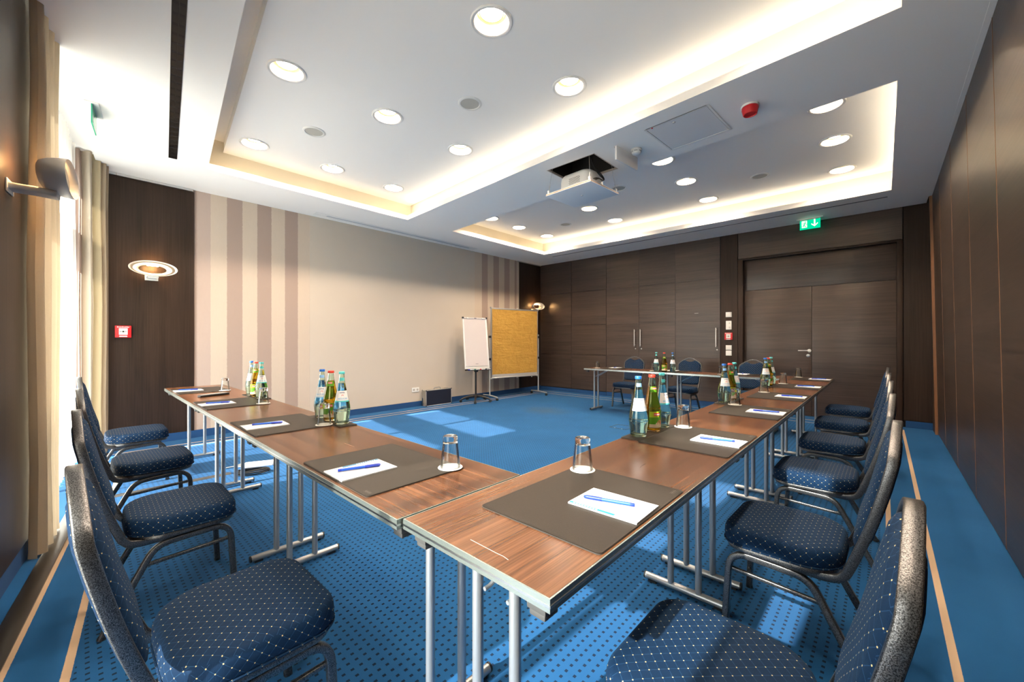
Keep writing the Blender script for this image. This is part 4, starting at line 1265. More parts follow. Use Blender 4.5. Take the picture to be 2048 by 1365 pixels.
def bottle_shell(prof, level, r, glass, liquid, cap, caph=0.014):
    th = 0.0026
    inner = [(0.0, 0.007), (interp(prof, 0.012) * 0.75, 0.0075)] + [(rr_ - th, z) for rr_, z in prof if z > 0.011]
    n = 28
    m = MB(); m.lathe([(0.0, 0.0035), (prof[0][0] * 0.7, 0.0025)] + prof + inner[::-1], n); m.build('bottle_glass', glass, r, smooth=50)
    liq = [(0.0, 0.0068), (interp(prof, 0.012) * 0.75, 0.0073)] + [(rr_ - th + 0.0005, z) for rr_, z in prof if 0.011 < z < level] + [(interp(prof, level) - th + 0.0005, level), (0.0, level)]
    m = MB(); m.lathe(liq, n); m.build('contents', liquid, r, smooth=50)
    zt = prof[-1][1]; rc = prof[-1][0] + 0.0022
    m = MB()
    ridg = 40
    def rg(k, z): return [((k + (0.0004 if i % 2 else 0)) * math.cos(2 * PI * i / ridg), (k + (0.0004 if i % 2 else 0)) * math.sin(2 * PI * i / ridg), z) for i in range(ridg)]
    m.loft([rg(rc, zt - caph + 0.006), rg(rc + 0.0005, zt - caph + 0.009), rg(rc, zt + 0.004), rg(rc - 0.0015, zt + 0.006)]); m.build('cap', cap, r, smooth=60)
def make_water(kind):
    r = thing('water_bottle', 'x', 'bottle')
    col = M_LBLUE if kind == 'blue' else M_LTEAL
    bottle_shell(WATER_P, 0.232, r, M_BGLASS, M_WATER, M_CAPBLUE if kind == 'blue' else M_CAPTEAL)
    m = MB(); m.lathe([(0.0464, 0.074), (0.0474, 0.0755), (0.0464, 0.077)], 28); m.build('raised_ring', M_BGLASS, r)
    lb = patch(WATER_P, 0.128, 0.190, -1.15, 1.15, 0.0009, 'label', M_LABELW, r)
    patch(WATER_P, 0.128, 0.135, -1.15, 1.15, 0.0012, 'label_foot', col if kind == 'teal' else plain('label_pale_blue', (0.55, 0.68, 0.80), 0.5), lb, lev=1)
    wrap_text(WATER_P, 'NATURELL' if kind == 'blue' else 'MEDIUM', 0.0135, 0.05, 0.1455, 0.0014, 'lettering', plain('label_pale_letter', (0.30, 0.55, 0.80), 0.5), lb, bold=0.0002)
    m = MB()
    for k in range(10):
        a = -0.42 + 0.092 * k; z = 0.177 + 0.003 * math.cos((a) * 2.4)
        rr_ = interp(WATER_P, z) + 0.0013
        m.loft([[((rr_) * math.sin(a + da), -(rr_) * math.cos(a + da), z + dz) for da in (-0.03, 0.03)] for dz in (-0.0024, 0.0024)], False, False, closed=False)
    m.build('crest_line', M_LNAVY, lb, smooth=0)
    m = MB(); a0, z0 = 0.05, 0.163
    rr_ = interp(WATER_P, z0) + 0.0014
    m.loft([[(rr_ * math.sin(a0 + q * math.cos(2 * PI * i / 12) / rr_), -rr_ * math.cos(a0 + q * math.cos(2 * PI * i / 12) / rr_), z0 + q * math.sin(2 * PI * i / 12)) for i in range(12)] for q in (0.0035, 0.0055)], False, False)
    m.build('crest_ring', M_LRED, lb, smooth=0)
    patch(WATER_P, 0.246, 0.264, -0.9, 0.9, 0.0009, 'neck_label', plain('neck_' + kind, (0.25, 0.50, 0.85) if kind == 'blue' else (0.10, 0.60, 0.62), 0.5), r, n=8, lev=2)
    return r
def make_juice():
    r = thing('juice_bottle', 'x', 'bottle')
    bottle_shell(JUICE_P, 0.236, r, M_BGLASS, M_JUICE, M_CAPRED)
    lb = patch(JUICE_P, 0.022, 0.106, -0.95, 0.95, 0.0009, 'label', M_LGREEN, r)
    patch(JUICE_P, 0.076, 0.106, -0.95, 0.2, 0.0012, 'lime_field', M_LLIME, lb, lev=1)
    patch(JUICE_P, 0.022, 0.040, -0.95, 0.95, 0.0012, 'cream_field', M_LCREAM, lb, lev=1)
    patch(JUICE_P, 0.084, 0.099, -0.42, 0.42, 0.0016, 'red_plate', M_LRED, lb, lev=1)
    wrap_text(JUICE_P, 'granini', 0.0125, 0.0, 0.0915, 0.0020, 'lettering', M_LABELW, lb, bold=0.0004)
    m = MB(); a0, z0 = 0.35, 0.048; rr_ = 0.0425 + 0.0018
    m.add([(rr_ * math.sin(a0 + q * math.cos(2 * PI * i / 18) / rr_), -rr_ * math.cos(a0 + q * math.cos(2 * PI * i / 18) / rr_), z0 + q * 0.9 * math.sin(2 * PI * i / 18)) for q in (0.0155,) for i in range(18)], [tuple(range(18))]); m.build('fruit', M_LPEACH, lb, smooth=0)
    m = MB(); a0, z0 = 0.05, 0.040; rr_ = 0.0425 + 0.0020
    m.add([(rr_ * math.sin(a0 + q * math.cos(2 * PI * i / 18) / rr_), -rr_ * math.cos(a0 + q * math.cos(2 * PI * i / 18) / rr_), z0 + q * 0.8 * math.sin(2 * PI * i / 18)) for q in (0.0125,) for i in range(18)], [tuple(range(18))]); m.build('cut_fruit', plain('label_fruit_flesh', (0.80, 0.66, 0.42), 0.5), lb, smooth=0)
    nl = patch(JUICE_P, 0.205, 0.234, -1.0, 1.0, 0.0009, 'neck_label', M_LGREEN, r, lev=3)
    patch(JUICE_P, 0.219, 0.230, -0.55, 0.55, 0.0013, 'red_plate', M_LRED, nl, n=8, lev=2)
    wrap_text(JUICE_P, 'granini', 0.0085, 0.0, 0.2245, 0.0017, 'lettering', M_LABELW, nl, bold=0.0003)
    return r
def make_tray():
    r = thing('bottle_mat', 'x', 'bottle mat')
    m = MB(); m.prism(round_rect(0.235, 0.0515, 0.010, 4), 0.0, 0.0030); m.build('felt_base', M_LEATHEREDGE, r)
    m = MB(); m.prism(round_rect(0.2345, 0.0510, 0.010, 4), 0.00302, 0.0055); m.build('leather_top', M_LEATHER, r)
    return r
b_blue, b_teal, b_juice, b_tray = make_water('blue'), make_water('teal'), make_juice(), make_tray()
PROTO.update({'water_blue': b_blue, 'water_teal': b_teal, 'juice': b_juice, 'bottle_mat': b_tray})
for q in (b_blue, b_teal, b_juice, b_tray): index_tree(q)
def bottle_set(pos, trayc, trayrz, where, faces):
    place('bottle_mat', (trayc[0], trayc[1], T + 0.0002), trayrz, 'narrow dark bottle mat %s' % where, 'bottle mats')
    for (kind, (x, y)), fz in zip(pos, faces):
        # local -y carries the label; turn it to the wanted compass heading
        lab = {'water_blue': 'blue-capped water bottle', 'water_teal': 'turquoise-capped water bottle', 'juice': 'red-capped bottle of amber juice'}[kind]
        place(kind, (x, y, T + 0.0060), math.radians(fz) + PI / 2, '%s %s' % (lab, where), 'bottles on the bottle mats')
Yb, Xb = 0.899, 1.022
# heading = direction (degrees, 0 = +x) in which the label looks
bottle_set([('water_blue', (1.900, Yb)), ('juice', (2.062, Yb)), ('water_teal', (2.190, Yb))], (2.045, Yb), 0, 'on the right-hand row, nearest trio', (-135, -120, -110))
bottle_set([('water_blue', (3.375, Yb)), ('juice', (3.540, Yb)), ('water_teal', (3.665, Yb))], (3.52, Yb), 0, 'on the right-hand row, second trio', (-140, -120, -100))
bottle_set([('water_blue', (4.845, Yb)), ('juice', (4.985, Yb)), ('water_teal', (5.130, Yb))], (4.99, Yb), 0, 'on the right-hand row, third trio', (-150, -125, -100))
bottle_set([('water_blue', (Xb, 2.560)), ('juice', (Xb, 2.432)), ('water_teal', (Xb, 2.285))], (Xb, 2.43), PI / 2, 'on the window-side row, nearer trio', (-118, -125, -110))
bottle_set([('water_blue', (Xb, 4.075)), ('juice', (Xb, 3.950)), ('water_teal', (Xb, 3.790))], (Xb, 3.94), PI / 2, 'on the window-side row, farther trio', (-105, -115, -100))
bottle_set([('water_teal', (6.118, 2.600)), ('juice', (6.118, 2.473)), ('water_blue', (6.118, 2.345))], (6.118, 2.47), PI / 2, 'on the far tables before the cupboards', (-160, -160, -155))

# ------------------------------------------------------------------ remote control, power strip, cables
rc = thing('remote_control', 'long black remote control lying on the far window-side table', 'remote control', (0.79, 4.285, T), math.atan2(0.078, 0.231))
m = MB(); m.loft([[(x * s, y * s, z) for x, y in round_rect(0.118, 0.025, 0.010, 4)] for s, z in ((0.94, 0.0), (1.0, 0.004), (1.0, 0.014), (0.95, 0.018))]); m.build('body', M_BLACK, rc)
m = MB(); m.prism(round_rect(0.108, 0.0195, 0.004, 3), 0.0181, 0.0187); m.build('key_field', plain('remote_grey', (0.10, 0.10, 0.10), 0.4), rc)
k0 = None
for i in range(11):
    for j_ in range(3):
        if k0 is None:
            m = MB(); m.box(-0.0032, 0.0032, -0.0028, 0.0028, 0, 0.0014); b = k0 = m.build('key', plain('key_pale', (0.42, 0.42, 0.40), 0.5), rc, bevel=0.0006, seg=1)
        else: b = k0.copy(); COL.objects.link(b)
        b.location = (-0.090 + 0.0165 * i, -0.012 + 0.012 * j_, 0.0188)

ps = thing('power_strip', 'white triple socket strip lying on the carpet under the window-side tables', 'power strip', (1.19, 4.475, 0.0), math.atan2(-0.076, 0.17))
m = MB(); m.loft([[(x * s, y * s, z) for x, y in round_rect(0.125, 0.028, 0.012, 4)] for s, z in ((0.97, 0.0), (1.0, 0.004), (1.0, 0.034), (0.95, 0.040))]); m.build('body', M_WHITE, ps)
for i in range(3):
    m = MB(); m.lathe([(0.0, 0.0402), (0.018, 0.0402), (0.0195, 0.0415), (0.021, 0.0402)], 20, c=(-0.06 + 0.065 * i, 0, 0)); sk = m.build('socket', M_WHITE, ps)
    m = MB()
    for q in (-1, 1): m.lathe([(0.0, 0.0405), (0.0026, 0.0405)], 8, c=(-0.06 + 0.065 * i, q * 0.0095, 0), cap0=False, cap1=False); m.box(-0.06 + 0.065 * i - 0.0015, -0.06 + 0.065 * i + 0.0015, q * 0.016 - 0.001, q * 0.016 + 0.001, 0.0403, 0.0412)
    m.build('contact_hole', M_BLACK, sk)
m = MB(); m.tube(smooth_path([(-0.124, 0, 0.018), (-0.17, 0.005, 0.008), (-0.23, 0.05, 0.006), (-0.16, 0.13, 0.006), (-0.03, 0.12, 0.006), (0.03, 0.07, 0.006), (-0.02, 0.05, 0.006), (-0.16, 0.075, 0.006), (-0.28, 0.03, 0.006)], 3), 0.0045, 7); m.build('cord', M_WHITE, ps)
def coil(name, c, r, turns, mat, label, rr_=0.0055):
    pts = []
    rnd = random.Random(3)
    for i in range(turns * 14):
        a = 2 * PI * i / 14
        k = r * (1 + 0.12 * math.sin(a * 0.37) + rnd.uniform(-0.02, 0.02))
        pts.append((k * 1.35 * math.cos(a), k * 0.75 * math.sin(a) + 0.01 * math.sin(a * 0.21), 0.0065 + 0.0085 * (i / 14) * 0.8 + 0.004 * math.sin(a * 1.3) ** 2))
    m = MB(); m.tube(smooth_path(pts, 1), rr_, 6)
    o = m.build(name, mat); o.location = (*c, 0.0); o.rotation_euler = (0, 0, -0.35)
    return tag(o, label, 'cable')
coil('coiled_cable', (1.075, 4.255), 0.095, 5, M_BLACK, 'black cable coiled on the carpet beside the white power strip')
cc = thing('cable_cover', 'dark flat floor cable cover running from the windows to the power strip', 'cable cover', (0.42, 4.42, 0.0), -0.015)
m = MB(); m.loft([[(x, y, z) for y, z in ((-0.032, 0.0), (-0.022, 0.009), (0.022, 0.009), (0.032, 0.0))] for x in (-0.48, 0.52)]); m.build('duct', plain('duct_grey', (0.055, 0.052, 0.050), 0.55), cc, smooth=0)
m = MB(); m.box(-0.48, 0.52, -0.002, 0.002, 0.0091, 0.0096); m.build('seam', M_BLACK, cc, smooth=0)

# floor box lid
fb = thing('floor_box', 'square carpeted floor socket lid with a thin brown frame between the tables', 'floor box', (5.222, 2.717, 0.0))
m = MB()
for a, b, c, d in ((-0.124, 0.124, -0.130, -0.124), (-0.124, 0.124, 0.124, 0.130), (-0.124, -0.118, -0.124, 0.124), (0.118, 0.124, -0.124, 0.124)): m.box(a, b, c, d, 0.0, 0.003)
m.build('frame', plain('brown_frame', (0.06, 0.045, 0.035), 0.5), fb, smooth=0)
for y in (0.045, -0.06):
    m = MB(); m.lathe([(0.0, 0.0045), (0.010, 0.004), (0.011, 0.003)], 12, c=(-0.121, y, 0)); m.build('stud', M_STEEL, fb)

# ------------------------------------------------------------------ presentation boards
M_CHROMEW = plain('pale_tube', (0.60, 0.585, 0.55), 0.35, 0.6)
def kraft():
    t = NT('brown_pin_paper')
    co = t.coords('Object')
    n = t.noise(co, 9, 6, 0.65, 0.8); n2 = t.noise(t.mapping(co, scale=(4, 4, 26)), 1.0, 4)
    c = t.ramp(n, [(0.3, (0.45, 0.235, 0.035)), (0.7, (0.56, 0.315, 0.055))])
    h = t.math('ADD', n, t.math('MULTIPLY', n2, 0.8))
    return t.done(t.principled(c, 0.75, 0.0, normal=t.bump(h, 0.55, 0.02)).outputs[0])
M_KRAFT = kraft()
ang = math.atan2(5.795 - 6.05, 7.10 - 5.87)
pb = thing('pinboard', 'wheeled pinboard covered in creased ochre paper in the far corner', 'pinboard', (6.485, 5.922, 0.0), ang)
PW = 0.628
# local x along the board, local -y toward the room
z0, z1 = 0.43, 1.925
def crumpled(x0, x1, za, zb, y, nx=26, nz=34):
    rnd = random.Random(4); rows = []
    for k in range(nz + 1):
        z = za + (zb - za) * k / nz; row = []
        for i in range(nx + 1):
            x = x0 + (x1 - x0) * i / nx
            b = 0.0026 * math.sin(x * 9 + z * 4) * math.sin(z * 13 - x * 3) + rnd.uniform(-0.0013, 0.0013)
            crease = 0.004 * max(0, 1 - abs(((z - za) / (zb - za) * 5.2) % 1.0 - 0.5) * 14)
            row.append((x, y - 0.004 - b - crease, z))
        rows.append(row)
    m = MB(); m.loft(rows, False, False, closed=False)
    back = [[(x0, y, za), (x1, y, za)], [(x0, y, zb), (x1, y, zb)]]
    return m
m = MB(); m.box(-PW + 0.02, PW - 0.02, -0.008, 0.012, z0 + 0.03, z1 - 0.02); m.build('board', plain('felt_grey', (0.35, 0.33, 0.31), 0.9), pb, smooth=0)
pp = crumpled(-PW + 0.018, PW - 0.016, z0 + 0.085, z1 - 0.028, -0.012).build('paper', M_KRAFT, pb, smooth=60)
m = MB(); m.box(-PW + 0.02, PW - 0.02, -0.0135, -0.0082, z0 + 0.03, z0 + 0.084); m.build('bare_strip', plain('pale_grey_strip', (0.42, 0.40, 0.38), 0.7), pb, smooth=0)
m = MB()
m.box(-PW, PW, -0.018, 0.016, z0, z0 + 0.03); m.box(-PW, PW, -0.018, 0.016, z1 - 0.03, z1); m.box(-PW, -PW + 0.02, -0.018, 0.016, z0 + 0.03, z1 - 0.03); m.box(PW - 0.02, PW, -0.018, 0.016, z0 + 0.03, z1 - 0.03)
m.build('frame', M_ALU, pb, bevel=0.003)
for sx in (-1, 1):
    for z in (z0, z1):
        m = MB(); m.box(sx * PW - 0.018, sx * PW + 0.018, -0.021, 0.019, z - 0.016, z + 0.016); m.build('corner_cap', plain('corner_grey', (0.45, 0.44, 0.42), 0.5), pb, bevel=0.005)
    x = sx * (PW + 0.028)
    m = MB(); m.cyl((x, 0.0, 0.07), (x, 0.0, 1.37), 0.014, 12); po = m.build('post', M_CHROMEW, pb)
    for z in (0.84, 1.31):
        m = MB(); m.box(x - 0.022 if sx > 0 else x - 0.02, x + 0.022 if sx < 0 else x + 0.02, -0.022, 0.022, z - 0.024, z + 0.024); m.build('clamp', M_BLACK, po, bevel=0.004)
    m = MB(); m.tube(fillet([(x, -0.29, 0.068), (x, -0.06, 0.080), (x, 0.06, 0.080), (x, 0.26, 0.068)], 0.05), 0.013, 10); ft = m.build('foot', M_CHROMEW, pb)
    for y in (-0.28, 0.25):
        m = MB(); m.cyl((x - 0.017, y, 0.026), (x + 0.017, y, 0.026), 0.026, 16); m.cyl((x, y, 0.03), (x, y, 0.066), 0.008, 8); m.build('caster', M_BLACK, ft)
for x in (0.05, 0.46):
    m = MB(); m.cyl((x, -0.004, z0), (x, -0.004, z0 - 0.02), 0.010, 10); m.build('catch', M_WHITE, pb)
m = MB(); m.cyl((0.05, -0.002, z1), (0.05, -0.002, z1 + 0.018), 0.009, 10); m.build('catch', M_WHITE, pb)

fang = math.atan2(-0.25, 0.86) + 0.02
fc = thing('flipchart', 'white paper flipchart on a black five-star wheeled stand', 'flipchart', (5.42, 6.025, 0.0), fang)
M_FPAPER = plain('flipchart_paper', (0.60, 0.545, 0.54), 0.75)
tilt = math.radians(7)
def ft_pt(x, y, z):
    """board space (z from the tray up, y forward negative) leaned back"""
    q = Matrix.Rotation(-tilt, 3, 'X') @ Vector((x, y, z)); return (q.x, q.y - 0.075, q.z + 0.645)
def ftbox(x0, x1, y0, y1, za, zb):
    m = MB(); m.box(x0, x1, y0, y1, za, zb); m.v = [ft_pt(*p) for p in m.v]; return m
BW = 0.272
ftbox(-BW, BW, -0.010, 0.012, 0.02, 1.055).build('board', M_WHITEPAINT, fc, bevel=0.003)
pm = MB(); rnd = random.Random(9)
rows = []
for k in range(15):
    z = 0.075 + (1.03 - 0.075) * k / 14
    rows.append([ft_pt(-BW + 0.022 + 0.482 * i / 8, -0.014 - 0.002 * math.sin(3.1 * k / 14 * PI) - (0.003 if k == 0 else 0) + rnd.uniform(-0.0006, 0.0006), z) for i in range(9)])
pm.loft(rows, False, False, closed=False); pm.build('paper_pad', M_FPAPER, fc, smooth=70)
ftbox(-BW, BW, -0.020, -0.010, 1.030, 1.058).build('clamp_bar', plain('bar_pale', (0.58, 0.54, 0.53), 0.5), fc, bevel=0.003)
for x in (-BW + 0.008, BW - 0.008): ftbox(x - 0.016, x + 0.016, -0.022, 0.014, 1.036, 1.068).build('corner_cap', M_BLACK, fc, bevel=0.003)
for x in (-0.17, 0.165):
    ftbox(x - 0.014, x + 0.014, -0.030, -0.0205, 1.030, 1.055).build('hook', M_WHITE, fc, bevel=0.004)
ftbox(-0.02, 0.03, -0.0225, -0.0203, 1.037, 1.048).build('maker_mark', plain('mark_navy', (0.02, 0.02, 0.06), 0.5), fc, smooth=0)
ftbox(-0.04, 0.02, -0.0185, -0.0172, 0.115, 0.121).build('sheet_mark', plain('mark_navy', (0.02, 0.02, 0.06), 0.5), fc, smooth=0)
tr_ = ftbox(-BW, BW, -0.075, 0.012, -0.012, 0.02).build('pen_tray', M_BLACK, fc, bevel=0.003)
for x, c in ((-0.20, (0.01, 0.02, 0.45)), (-0.075, (0.0, 0.20, 0.10)), (0.05, (0.65, 0.01, 0.02)), (0.17, (0.02, 0.02, 0.02))):
    m = MB(); a, b = ft_pt(x - 0.015, -0.082, 0.004), ft_pt(x + 0.085, -0.082, 0.006)
    m.cyl(a, b, 0.008, 10); mk = m.build('marker', M_WHITE, tr_)
    m = MB(); m.cyl(ft_pt(x - 0.040, -0.082, 0.004), ft_pt(x - 0.006, -0.082, 0.0042), 0.0088, 10); m.build('marker_cap', plain('marker_cap_%d' % int(x * 1000 + 500), c, 0.4), mk)
m = MB(); m.cyl((0, 0.0, 0.10), (0, 0.0, 1.10), 0.020, 14); m.build('column', M_BLACK, fc)
m = MB(); m.box(-0.03, 0.03, -0.05, 0.02, 0.60, 0.66); m.build('bracket', M_BLACK, fc, bevel=0.004)
m = MB(); m.lathe([(0.0, 0.14), (0.028, 0.14), (0.040, 0.115), (0.042, 0.085), (0.0, 0.08)], 16); m.build('hub', M_BLACK, fc)
for k in range(5):
    a = 2 * PI * k / 5 + math.radians(-62) - fang
    c_, s_ = math.cos(a), math.sin(a)
    path = fillet([(0.02 * c_, 0.02 * s_, 0.115), (0.16 * c_, 0.16 * s_, 0.105), (0.27 * c_, 0.27 * s_, 0.075), (0.31 * c_, 0.31 * s_, 0.052)], 0.06, 4)
    m = MB(); m.tube(path, 0.02, 10, radii=[0.026 - 0.013 * i / (len(path) - 1) for i in range(len(path))]); arm = m.build('leg', M_BLACK, fc)
    m = MB()
    for q in (-0.014, 0.014): m.cyl((0.31 * c_ - s_ * (q - 0.009), 0.31 * s_ + c_ * (q - 0.009), 0.026), (0.31 * c_ - s_ * (q + 0.009), 0.31 * s_ + c_ * (q + 0.009), 0.026), 0.026, 14)
    m.cyl((0.31 * c_, 0.31 * s_, 0.02), (0.31 * c_, 0.31 * s_, 0.055), 0.009, 8); m.build('caster', M_BLACK, arm)

# moderator's case against the skirting
cs = thing('aluminium_case', 'aluminium-edged navy moderation case standing against the cream wall', 'case', (4.675, 6.305, 0.0))
CX, CY_, CZ = 0.300, 0.066, 0.298
m = MB(); m.box(-CX + 0.004, CX - 0.004, -CY_ + 0.003, CY_ - 0.003, 0.004, CZ - 0.004); m.build('shell', plain('case_navy', (0.006, 0.009, 0.022), 0.55), cs, smooth=0)
m = MB()
for y0, y1 in ((-CY_, -CY_ + 0.030), (-CY_ + 0.034, CY_ - 0.034), (CY_ - 0.030, CY_)):
    m.box(-CX, CX, y0, y1, CZ - 0.010, CZ); m.box(-CX, CX, y0, y1, 0.0, 0.010); m.box(-CX, -CX + 0.010, y0, y1, 0.010, CZ - 0.010); m.box(CX - 0.010, CX, y0, y1, 0.010, CZ - 0.010)
m.build('edge_profile', plain('case_alu', (0.66, 0.64, 0.60), 0.3, 0.7), cs, bevel=0.002)
for sx in (-1, 1):
    for z in (0.008, CZ - 0.008):
        for y in (-CY_ + 0.006, CY_ - 0.006):
            m = MB(); m.sphere((sx * (CX - 0.006), y, z), 0.0125, 10, 6); m.build('corner', M_BLACK, cs)
m = MB(); m.tube(fillet([(-0.075, 0, CZ), (-0.07, 0, CZ + 0.030), (0.07, 0, CZ + 0.030), (0.075, 0, CZ)], 0.02), 0.008, 8); m.build('handle', plain('handle_grey', (0.30, 0.31, 0.32), 0.35, 0.6), cs)
for x in (-0.20, 0.20):
    m = MB(); m.box(x - 0.025, x + 0.025, -0.03, 0.03, CZ, CZ + 0.007); m.build('latch', M_STEEL, cs, bevel=0.002)

# ------------------------------------------------------------------ signs and switches
def sign_green(v): return emit('exit_green', (0.0, 0.62, 0.30), 0.55)
M_GREEN = sign_green(0)
M_SIGNPALE = emit('exit_pictogram', (0.92, 0.86, 0.68), 0.75)
M_ACRYL = plain('green_acrylic', (0.02, 0.42, 0.22), 0.15)
def exit_panel(r, w, h, x, mat_g, mat_p, arrow=True):
    """panel in the local y-z plane facing -x, hanging from z = 0"""
    m = MB(); m.box(x - 0.004, x + 0.004, -w / 2, w / 2, -h, -0.004); pn = m.build('panel', mat_g, r, bevel=0.001)
    f = x - 0.0046
    def flat(name, poly, mat, dx=0.0):
        m = MB(); m.add([(f - dx, y, z) for y, z in poly] + [(f - dx - 0.0003, y, z) for y, z in poly], [tuple(range(len(poly))), tuple(range(len(poly), 2 * len(poly)))[::-1]]); return m.build(name, mat, pn, smooth=0)
    # doorway on the left (local +y), man running out of it
    c, hz, q = 0.068, -h / 2 - 0.002, 0.052
    flat('doorway', [(c + 0.036, hz + q), (c - 0.032, hz + q), (c - 0.032, hz - q), (c + 0.036, hz - q)], mat_p)
    g = mat_g
    m = MB(); flat('head', [(c - 0.010 + 0.0095 * math.cos(t * PI / 6), hz + 0.036 + 0.0095 * math.sin(t * PI / 6)) for t in range(12)], g, 0.0004)
    flat('torso', [(c - 0.004, hz + 0.026), (c - 0.016, hz + 0.018), (c + 0.004, hz - 0.018), (c + 0.017, hz - 0.006)], g, 0.0004)
    flat('arm', [(c + 0.000, hz + 0.026), (c + 0.026, hz + 0.018), (c + 0.032, hz + 0.002), (c + 0.025, hz + 0.001), (c + 0.020, hz + 0.012), (c + 0.002, hz + 0.016)], g, 0.0004)
    flat('arm', [(c - 0.014, hz + 0.018), (c - 0.020, hz + 0.004), (c - 0.036, hz + 0.002), (c - 0.036, hz - 0.005), (c - 0.016, hz - 0.003), (c - 0.008, hz + 0.012)], g, 0.0004)
    flat('leg', [(c + 0.006, hz - 0.006), (c - 0.004, hz - 0.016), (c - 0.026, hz - 0.048), (c - 0.016, hz - 0.048), (c + 0.014, hz - 0.012)], g, 0.0004)
    flat('leg', [(c + 0.016, hz - 0.006), (c + 0.016, hz - 0.026), (c + 0.040, hz - 0.027), (c + 0.040, hz - 0.035), (c + 0.006, hz - 0.035), (c + 0.004, hz - 0.012)], g, 0.0004)
    if arrow:
        a = -0.058
        flat('arrow_shaft', [(a + 0.009, hz + 0.062), (a - 0.009, hz + 0.062), (a - 0.009, hz - 0.030), (a + 0.009, hz - 0.030)], mat_p)
        flat('arrow_head', [(a, hz - 0.052), (a + 0.040, hz - 0.018), (a + 0.040, hz + 0.002), (a, hz - 0.031), (a - 0.040, hz + 0.006), (a - 0.040, hz - 0.014)], mat_p, 0.0003)
    return pn
ex = thing('exit_sign', 'lit green emergency exit sign with running man and down arrow above the door', 'exit sign', (7.70, 0.832, HC))
m = MB(); m.box(-0.035, 0.035, -0.165, 0.165, -0.014, -0.0004); m.build('mount', M_WHITE, ex, bevel=0.003)
m = MB(); m.box(-0.010, 0.010, -0.125, 0.125, -0.024, -0.0142); m.build('holder', M_ALU, ex, smooth=0)
exit_panel(ex, 0.258, 0.166, 0.0, M_GREEN, M_SIGNPALE)
e2 = thing('exit_sign', 'green acrylic exit sign seen edge-on under the window-side ceiling', 'exit sign', (0.073, 4.76, HC), RZW)
m = MB(); m.box(-0.042, 0.042, -0.15, 0.15, -0.012, -0.0004); m.build('mount', M_WHITE, e2, bevel=0.003)
exit_panel(e2, 0.27, 0.165, 0.0, plain('green_acrylic', (0.02, 0.42, 0.22), 0.15), plain('acrylic_pale', (0.72, 0.78, 0.72), 0.3), True)

def call_point(name_label, loc, rz, s=0.135):
    """red manual call point, local -y faces the room"""
    r = thing('call_point', name_label, 'call point', loc, rz, 'manual fire call points')
    h = s / 2
    m = MB(); m.box(-h, h, -0.032, 0.0, -h, h); m.build('housing', M_RED, r, bevel=0.005)
    m = MB(); m.box(-0.036, 0.036, -0.0335, -0.0321, -0.036, 0.038); wp = m.build('window', plain('call_white', (0.78, 0.77, 0.74), 0.4), r, smooth=0)
    m = MB(); m.sphere((0, -0.0335, 0.0), 0.0095, 12, 8); m.build('button', M_BLACK, wp)
    for q in (-1, 1):
        m = MB(); m.add([(q * x, -0.0340, z) for x, z in ((0.032, 0.002), (0.032, -0.002), (0.020, -0.002), (0.020, -0.006), (0.013, 0.0), (0.020, 0.006), (0.020, 0.002))], [tuple(range(7))]); m.build('arrow', M_BLACK, wp, smooth=0)
    for z, w in ((0.028, 0.025), (0.022, 0.022), (-0.022, 0.012), (-0.028, 0.024)):
        m = MB(); m.box(-w, w, -0.0339, -0.0336, z - 0.0012, z + 0.0012); m.build('printed_line', M_INK, wp, smooth=0)
    v, f = text_mesh('Brandmelder', 0.0195, bold=0.0005)
    m = MB(); m.add([(p[0], -0.0327, p[1] + 0.052) for p in v], f); m.build('lettering', M_LABELW, r, smooth=0)
    m = MB(); m.box(-0.033, 0.033, -0.0328, -0.0321, -0.060, -0.047); st = m.build('bottom_label', plain('call_white', (0.78, 0.77, 0.74), 0.4), r, smooth=0)
    m = MB(); m.box(-0.027, 0.027, -0.0332, -0.0329, -0.0545, -0.0525); m.build('printed_line', M_INK, st, smooth=0)
    return r
call_point('red fire call point on the dark panel beside the gathered curtain', (0.329, W_N - 0.0145, 1.329), 0)
call_point('red fire call point among the white switches left of the double door', (W_E - 0.0005, 2.037, 1.308), -PI / 2, 0.128)
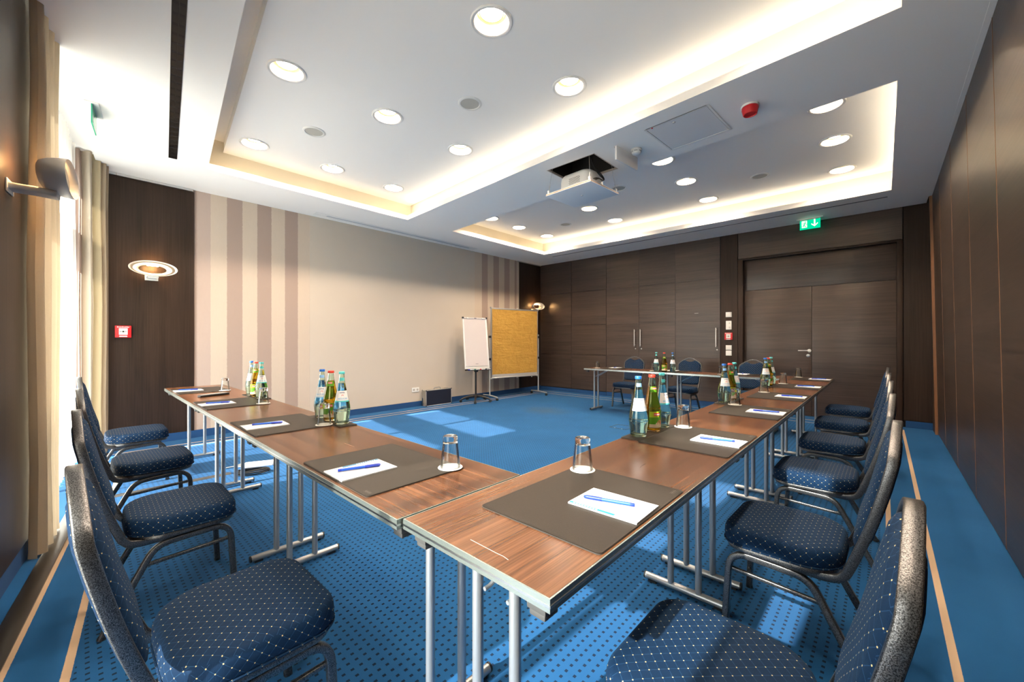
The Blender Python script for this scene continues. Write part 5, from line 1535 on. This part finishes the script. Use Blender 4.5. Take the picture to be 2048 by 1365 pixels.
def plate(label, z, w, h, kind):
    r = thing('wall_switch', label, 'switch', (W_E - 0.0005, 2.037, z), -PI / 2, 'switches beside the door')
    m = MB(); m.box(-w / 2, w / 2, -0.011, 0.0, -h / 2, h / 2); m.build('plate', M_WHITE, r, bevel=0.003)
    if kind == 'two':
        for q in (-1, 1):
            m = MB(); m.lathe([(0.0, 0.014), (0.010, 0.013), (0.012, 0.0)], 16); k = m.build('key_switch', M_STEEL, r); k.rotation_euler = (PI / 2, 0, 0); k.location = (0.012, -0.011, q * 0.038)
    elif kind == 'rocker':
        for q in (-1, 1):
            m = MB(); m.box(q * 0.002 if q > 0 else -0.036, 0.036 if q > 0 else -0.002, -0.0155, -0.0112, -0.036, 0.036); m.build('rocker', M_WHITEPAINT, r, bevel=0.002)
    else:
        m = MB(); m.box(-w / 2 + 0.01, w / 2 - 0.01, -0.024, -0.0112, -h / 2 + 0.008, h / 2 - 0.008); m.build('cover', M_WHITEPAINT, r, bevel=0.004)
plate('white thermostat box, topmost of the fittings beside the double door', 1.697, 0.098, 0.092, 'box')
plate('tall white double key switch above the red call point by the door', 1.507, 0.092, 0.158, 'two')
plate('white rocker switch just below the red call point by the door', 1.103, 0.096, 0.086, 'rocker')
plate('lowest white rocker switch of the column beside the double door', 1.004, 0.096, 0.090, 'rocker')
so_ = thing('wall_socket', 'white double power socket low on the cream wall beside the case', 'socket', (4.238, W_N - 0.0045, 0.314))
m = MB(); m.box(-0.078, 0.078, -0.009, 0.0, -0.042, 0.042); m.build('plate', M_WHITE, so_, bevel=0.003)
for q in (-1, 1):
    m = MB(); m.lathe([(0.0205, 0.0092), (0.0205, 0.0100), (0.0185, 0.0100), (0.0175, 0.0094), (0.0, 0.0094)], 18); k = m.build('socket', plain('socket_shade', (0.45, 0.42, 0.38), 0.5), so_); k.rotation_euler = (PI / 2, 0, 0); k.location = (q * 0.038, 0.0, 0)

# scratches worn into the table tops (parts of those tables)
def scratch(tbl, pts, mat):
    m = MB(); inv = tbl.matrix_basis.inverted()
    P = [inv @ Vector((x, y, T + 0.0001)) for x, y in pts]
    m.tube(P, 0.0007, 5); m.build('scratch', mat, tbl)
tables = [o for o in bpy.data.objects if o.parent is None and o.name.startswith('folding_table')]
scratch(tb, [(0.640, 0.730), (0.639, 0.640), (0.640, 0.62), (0.637, 0.602)], plain('scratch_pale', (0.55, 0.40, 0.30), 0.7))
scratch(tb, [(1.437, 0.674), (1.46, 0.680), (1.502, 0.681)], M_BLACK)
lt = [o for o in tables if 'window-side row, nearest' in o['label']][0]
scratch(lt, [(0.841, 1.852), (0.842, 1.757)], plain('scratch_pale', (0.55, 0.40, 0.30), 0.7))
